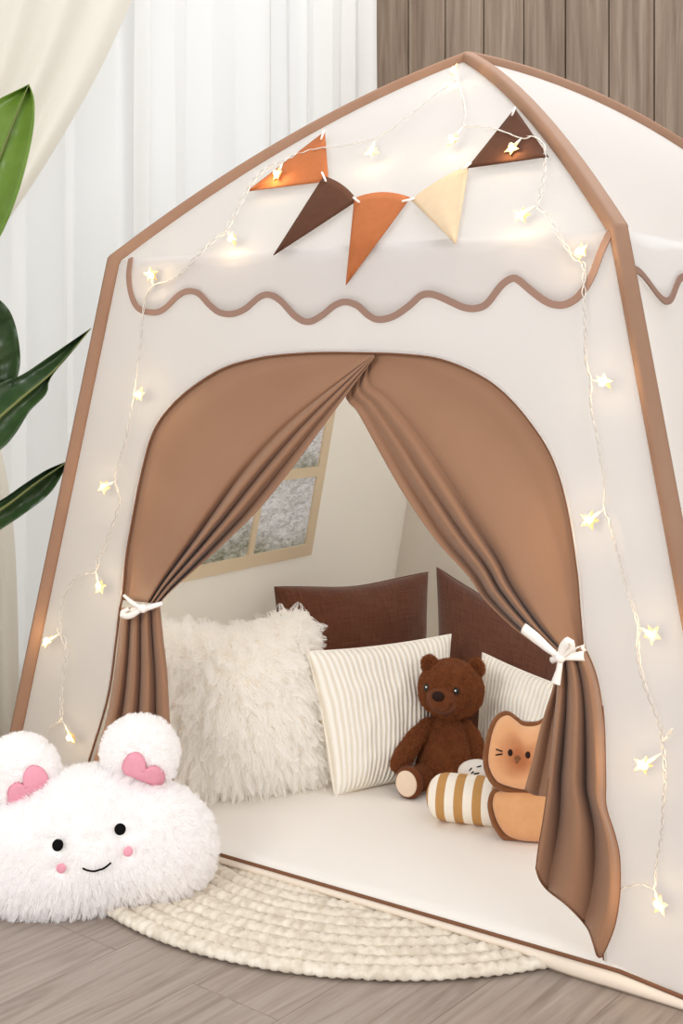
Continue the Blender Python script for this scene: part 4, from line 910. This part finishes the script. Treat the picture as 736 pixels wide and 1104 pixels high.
# ------------------------------------------------------------------ cloud plush
cb = fl(95, 1000, 0); cn = pnormal(.03, .30)
cloud = tag(empty('cloud_plush', cb), 'fluffy white cloud plush with pink-hearted ears and smiling face', 'plush toy')
CL = [(-42, 925), (-30, 885), (0, 868), (30, 855), (62, 838), (95, 830), (130, 833), (165, 843), (196, 856), (217, 876), (226, 902), (225, 928), (212, 952), (190, 966), (160, 972), (135, 978), (112, 990), (80, 998), (40, 1000), (0, 994), (-30, 975)]
P0 = cb+np.array([0, .115*H, 0])
mb, E, c3 = puff_mb(CL, P0, cn, .125, .11, pw=2.2, q=.55, ctr=(95, 918), lump=.05, nth=120, nr=20, zmin=.010)
body = put('body', mb, M['white_plush'], cloud)
def ear(ol, c_, dz, heart):
    P1_ = P0+np.array([0, dz*H, 0]); mb, _, _ = puff_mb(ol, P1_, cn, .050, .045, pw=2.4, q=.5, ctr=c_)
    e = put('ear', mb, M['white_plush'], cloud)
    hp = []
    for o_ in resample(catmull(heart, 8, True), 48, True):
        hp.append(o_)
    hc2 = np.mean(hp, 0); G = []
    for r_ in np.linspace(0.02, 1, 9):
        row = []
        for o_ in hp:
            q_ = hc2+(o_-hc2)*r_; c_, n_ = hit(e, q_[0], q_[1])
            if c_ is None: c_ = onplane(q_[0], q_[1], P1_, cn); n_ = cn
            row.append(c_+n_*(.010*math.sqrt(max(0, 1-r_**4))+.001)*H)
        G.append(row)
    ht = put('heart_patch', MB().grid(np.array(G), close_v=True), M['pink'], e, solid=.002); tag(ht, 'pink heart-shaped inner ear')
    def keep(P, Nn):      # leave the heart patch uncovered
        d_ = (P-np.array([0, 0, H])); sx = 368+F_PX*d_[:, 0]/d_[:, 1]; sy = YH-F_PX*d_[:, 2]/d_[:, 1]; poly = np.array(hp); ins = np.zeros(len(P), bool); j = len(poly)-1
        for i in range(len(poly)):
            cnd = ((poly[i, 1] > sy) != (poly[j, 1] > sy)) & (sx < (poly[j, 0]-poly[i, 0])*(sy-poly[i, 1])/(poly[j, 1]-poly[i, 1]+1e-9)+poly[i, 0]); ins ^= cnd; j = i
        return ~(ins & ((Nn@cn) > 0))
    ec = np.array(G).reshape(-1, 3).mean(0)
    def comb_e(P, Nn):
        d_ = P-ec; d_ /= np.linalg.norm(d_, axis=1)[:, None]; return Nn*.7+d_*.4
    fur('fur', e, 9000, .016*H, M['fur_white'], comb_e, e, rad=.0006, clump=.5, nclump=700, jitter=.3, keep=keep, npt=4, droop=.05)
    return e
LE = [(3, 872), (-12, 852), (-13, 822), (2, 802), (24, 795), (45, 801), (58, 818), (59, 838), (47, 852), (25, 864)]
RE = [(117, 826), (113, 808), (120, 790), (136, 778), (155, 775), (175, 782), (187, 799), (188, 818), (180, 838), (160, 845), (136, 836)]
ear(LE, (24, 832), -.02, [(11, 868), (8, 858), (11, 848), (19, 843), (25, 845), (26, 835), (33, 826), (43, 827), (50, 835), (51, 843), (38, 851), (24, 861)])
ear(RE, (151, 808), -.02, [(133, 830), (134, 820), (141, 812), (150, 812), (156, 820), (158, 828), (165, 825), (174, 829), (177, 838), (174, 846), (160, 842), (146, 836)])
fcn, _ = hit(body, 98, 915)
def comb_c(P, Nn):
    d_ = P-fcn; d_ /= np.linalg.norm(d_, axis=1)[:, None]+1e-6; return Nn*.62+d_*.5+np.array([0, 0, -.22])
FEAT = [(64, 911.5, 10.5), (129, 896, 10.5), (67.5, 935, 7.5), (137.5, 918, 7.5)]+[(x_, 932+4.5*(1-((x_-105)/13.5)**2), 2.6) for x_ in np.linspace(91, 119, 12)]
def keep_c(P, Nn):
    d_ = (P-np.array([0, 0, H])); sx = 368+F_PX*d_[:, 0]/d_[:, 1]; sy = YH-F_PX*d_[:, 2]/d_[:, 1]; k_ = np.ones(len(P), bool)
    for (fx, fy, fr2) in FEAT: k_ &= ~(((sx-fx)**2+(sy-fy)**2 < fr2**2) & ((Nn@cn) > 0))
    return k_ & ((Nn@cn) > -.75)
fur('fur', body, 60000, .024*H, M['fur_white'], comb_c, body, rad=.0006, clump=.55, nclump=2600, jitter=.26, keep=keep_c, npt=5, droop=.12)
for (qx, qy) in ((64, 911.5), (129, 896)):
    c_, n_ = hit(body, qx, qy); s_ = c_[1]/F_PX; put('eye', MB().ellipsoid(c_+n_*.012*H, 6.2*s_, 2.6*s_, 6.3*s_, frame3(n_), 20, 12), M['felt_black'], body)
for (qx, qy) in ((67.5, 935), (137.5, 918)):
    c_, n_ = hit(body, qx, qy); s_ = c_[1]/F_PX; put('cheek', MB().ellipsoid(c_+n_*.011*H, 5.2*s_, 2.2*s_, 5.2*s_, frame3(n_), 20, 12), M['pink'], body)
P = []
for x_ in np.linspace(91, 119, 20):
    c_, n_ = hit(body, x_, 931.5-(x_-105)*.16+4.6*(1-((x_-105)/14)**2)); P.append(c_+n_*.014*H)
put('mouth', MB().tube(P, 1.15*P[0][1]/F_PX, 8), M['black_matte'], body)

for o in bpy.data.objects:
    if '_b' in o: del o['_b']
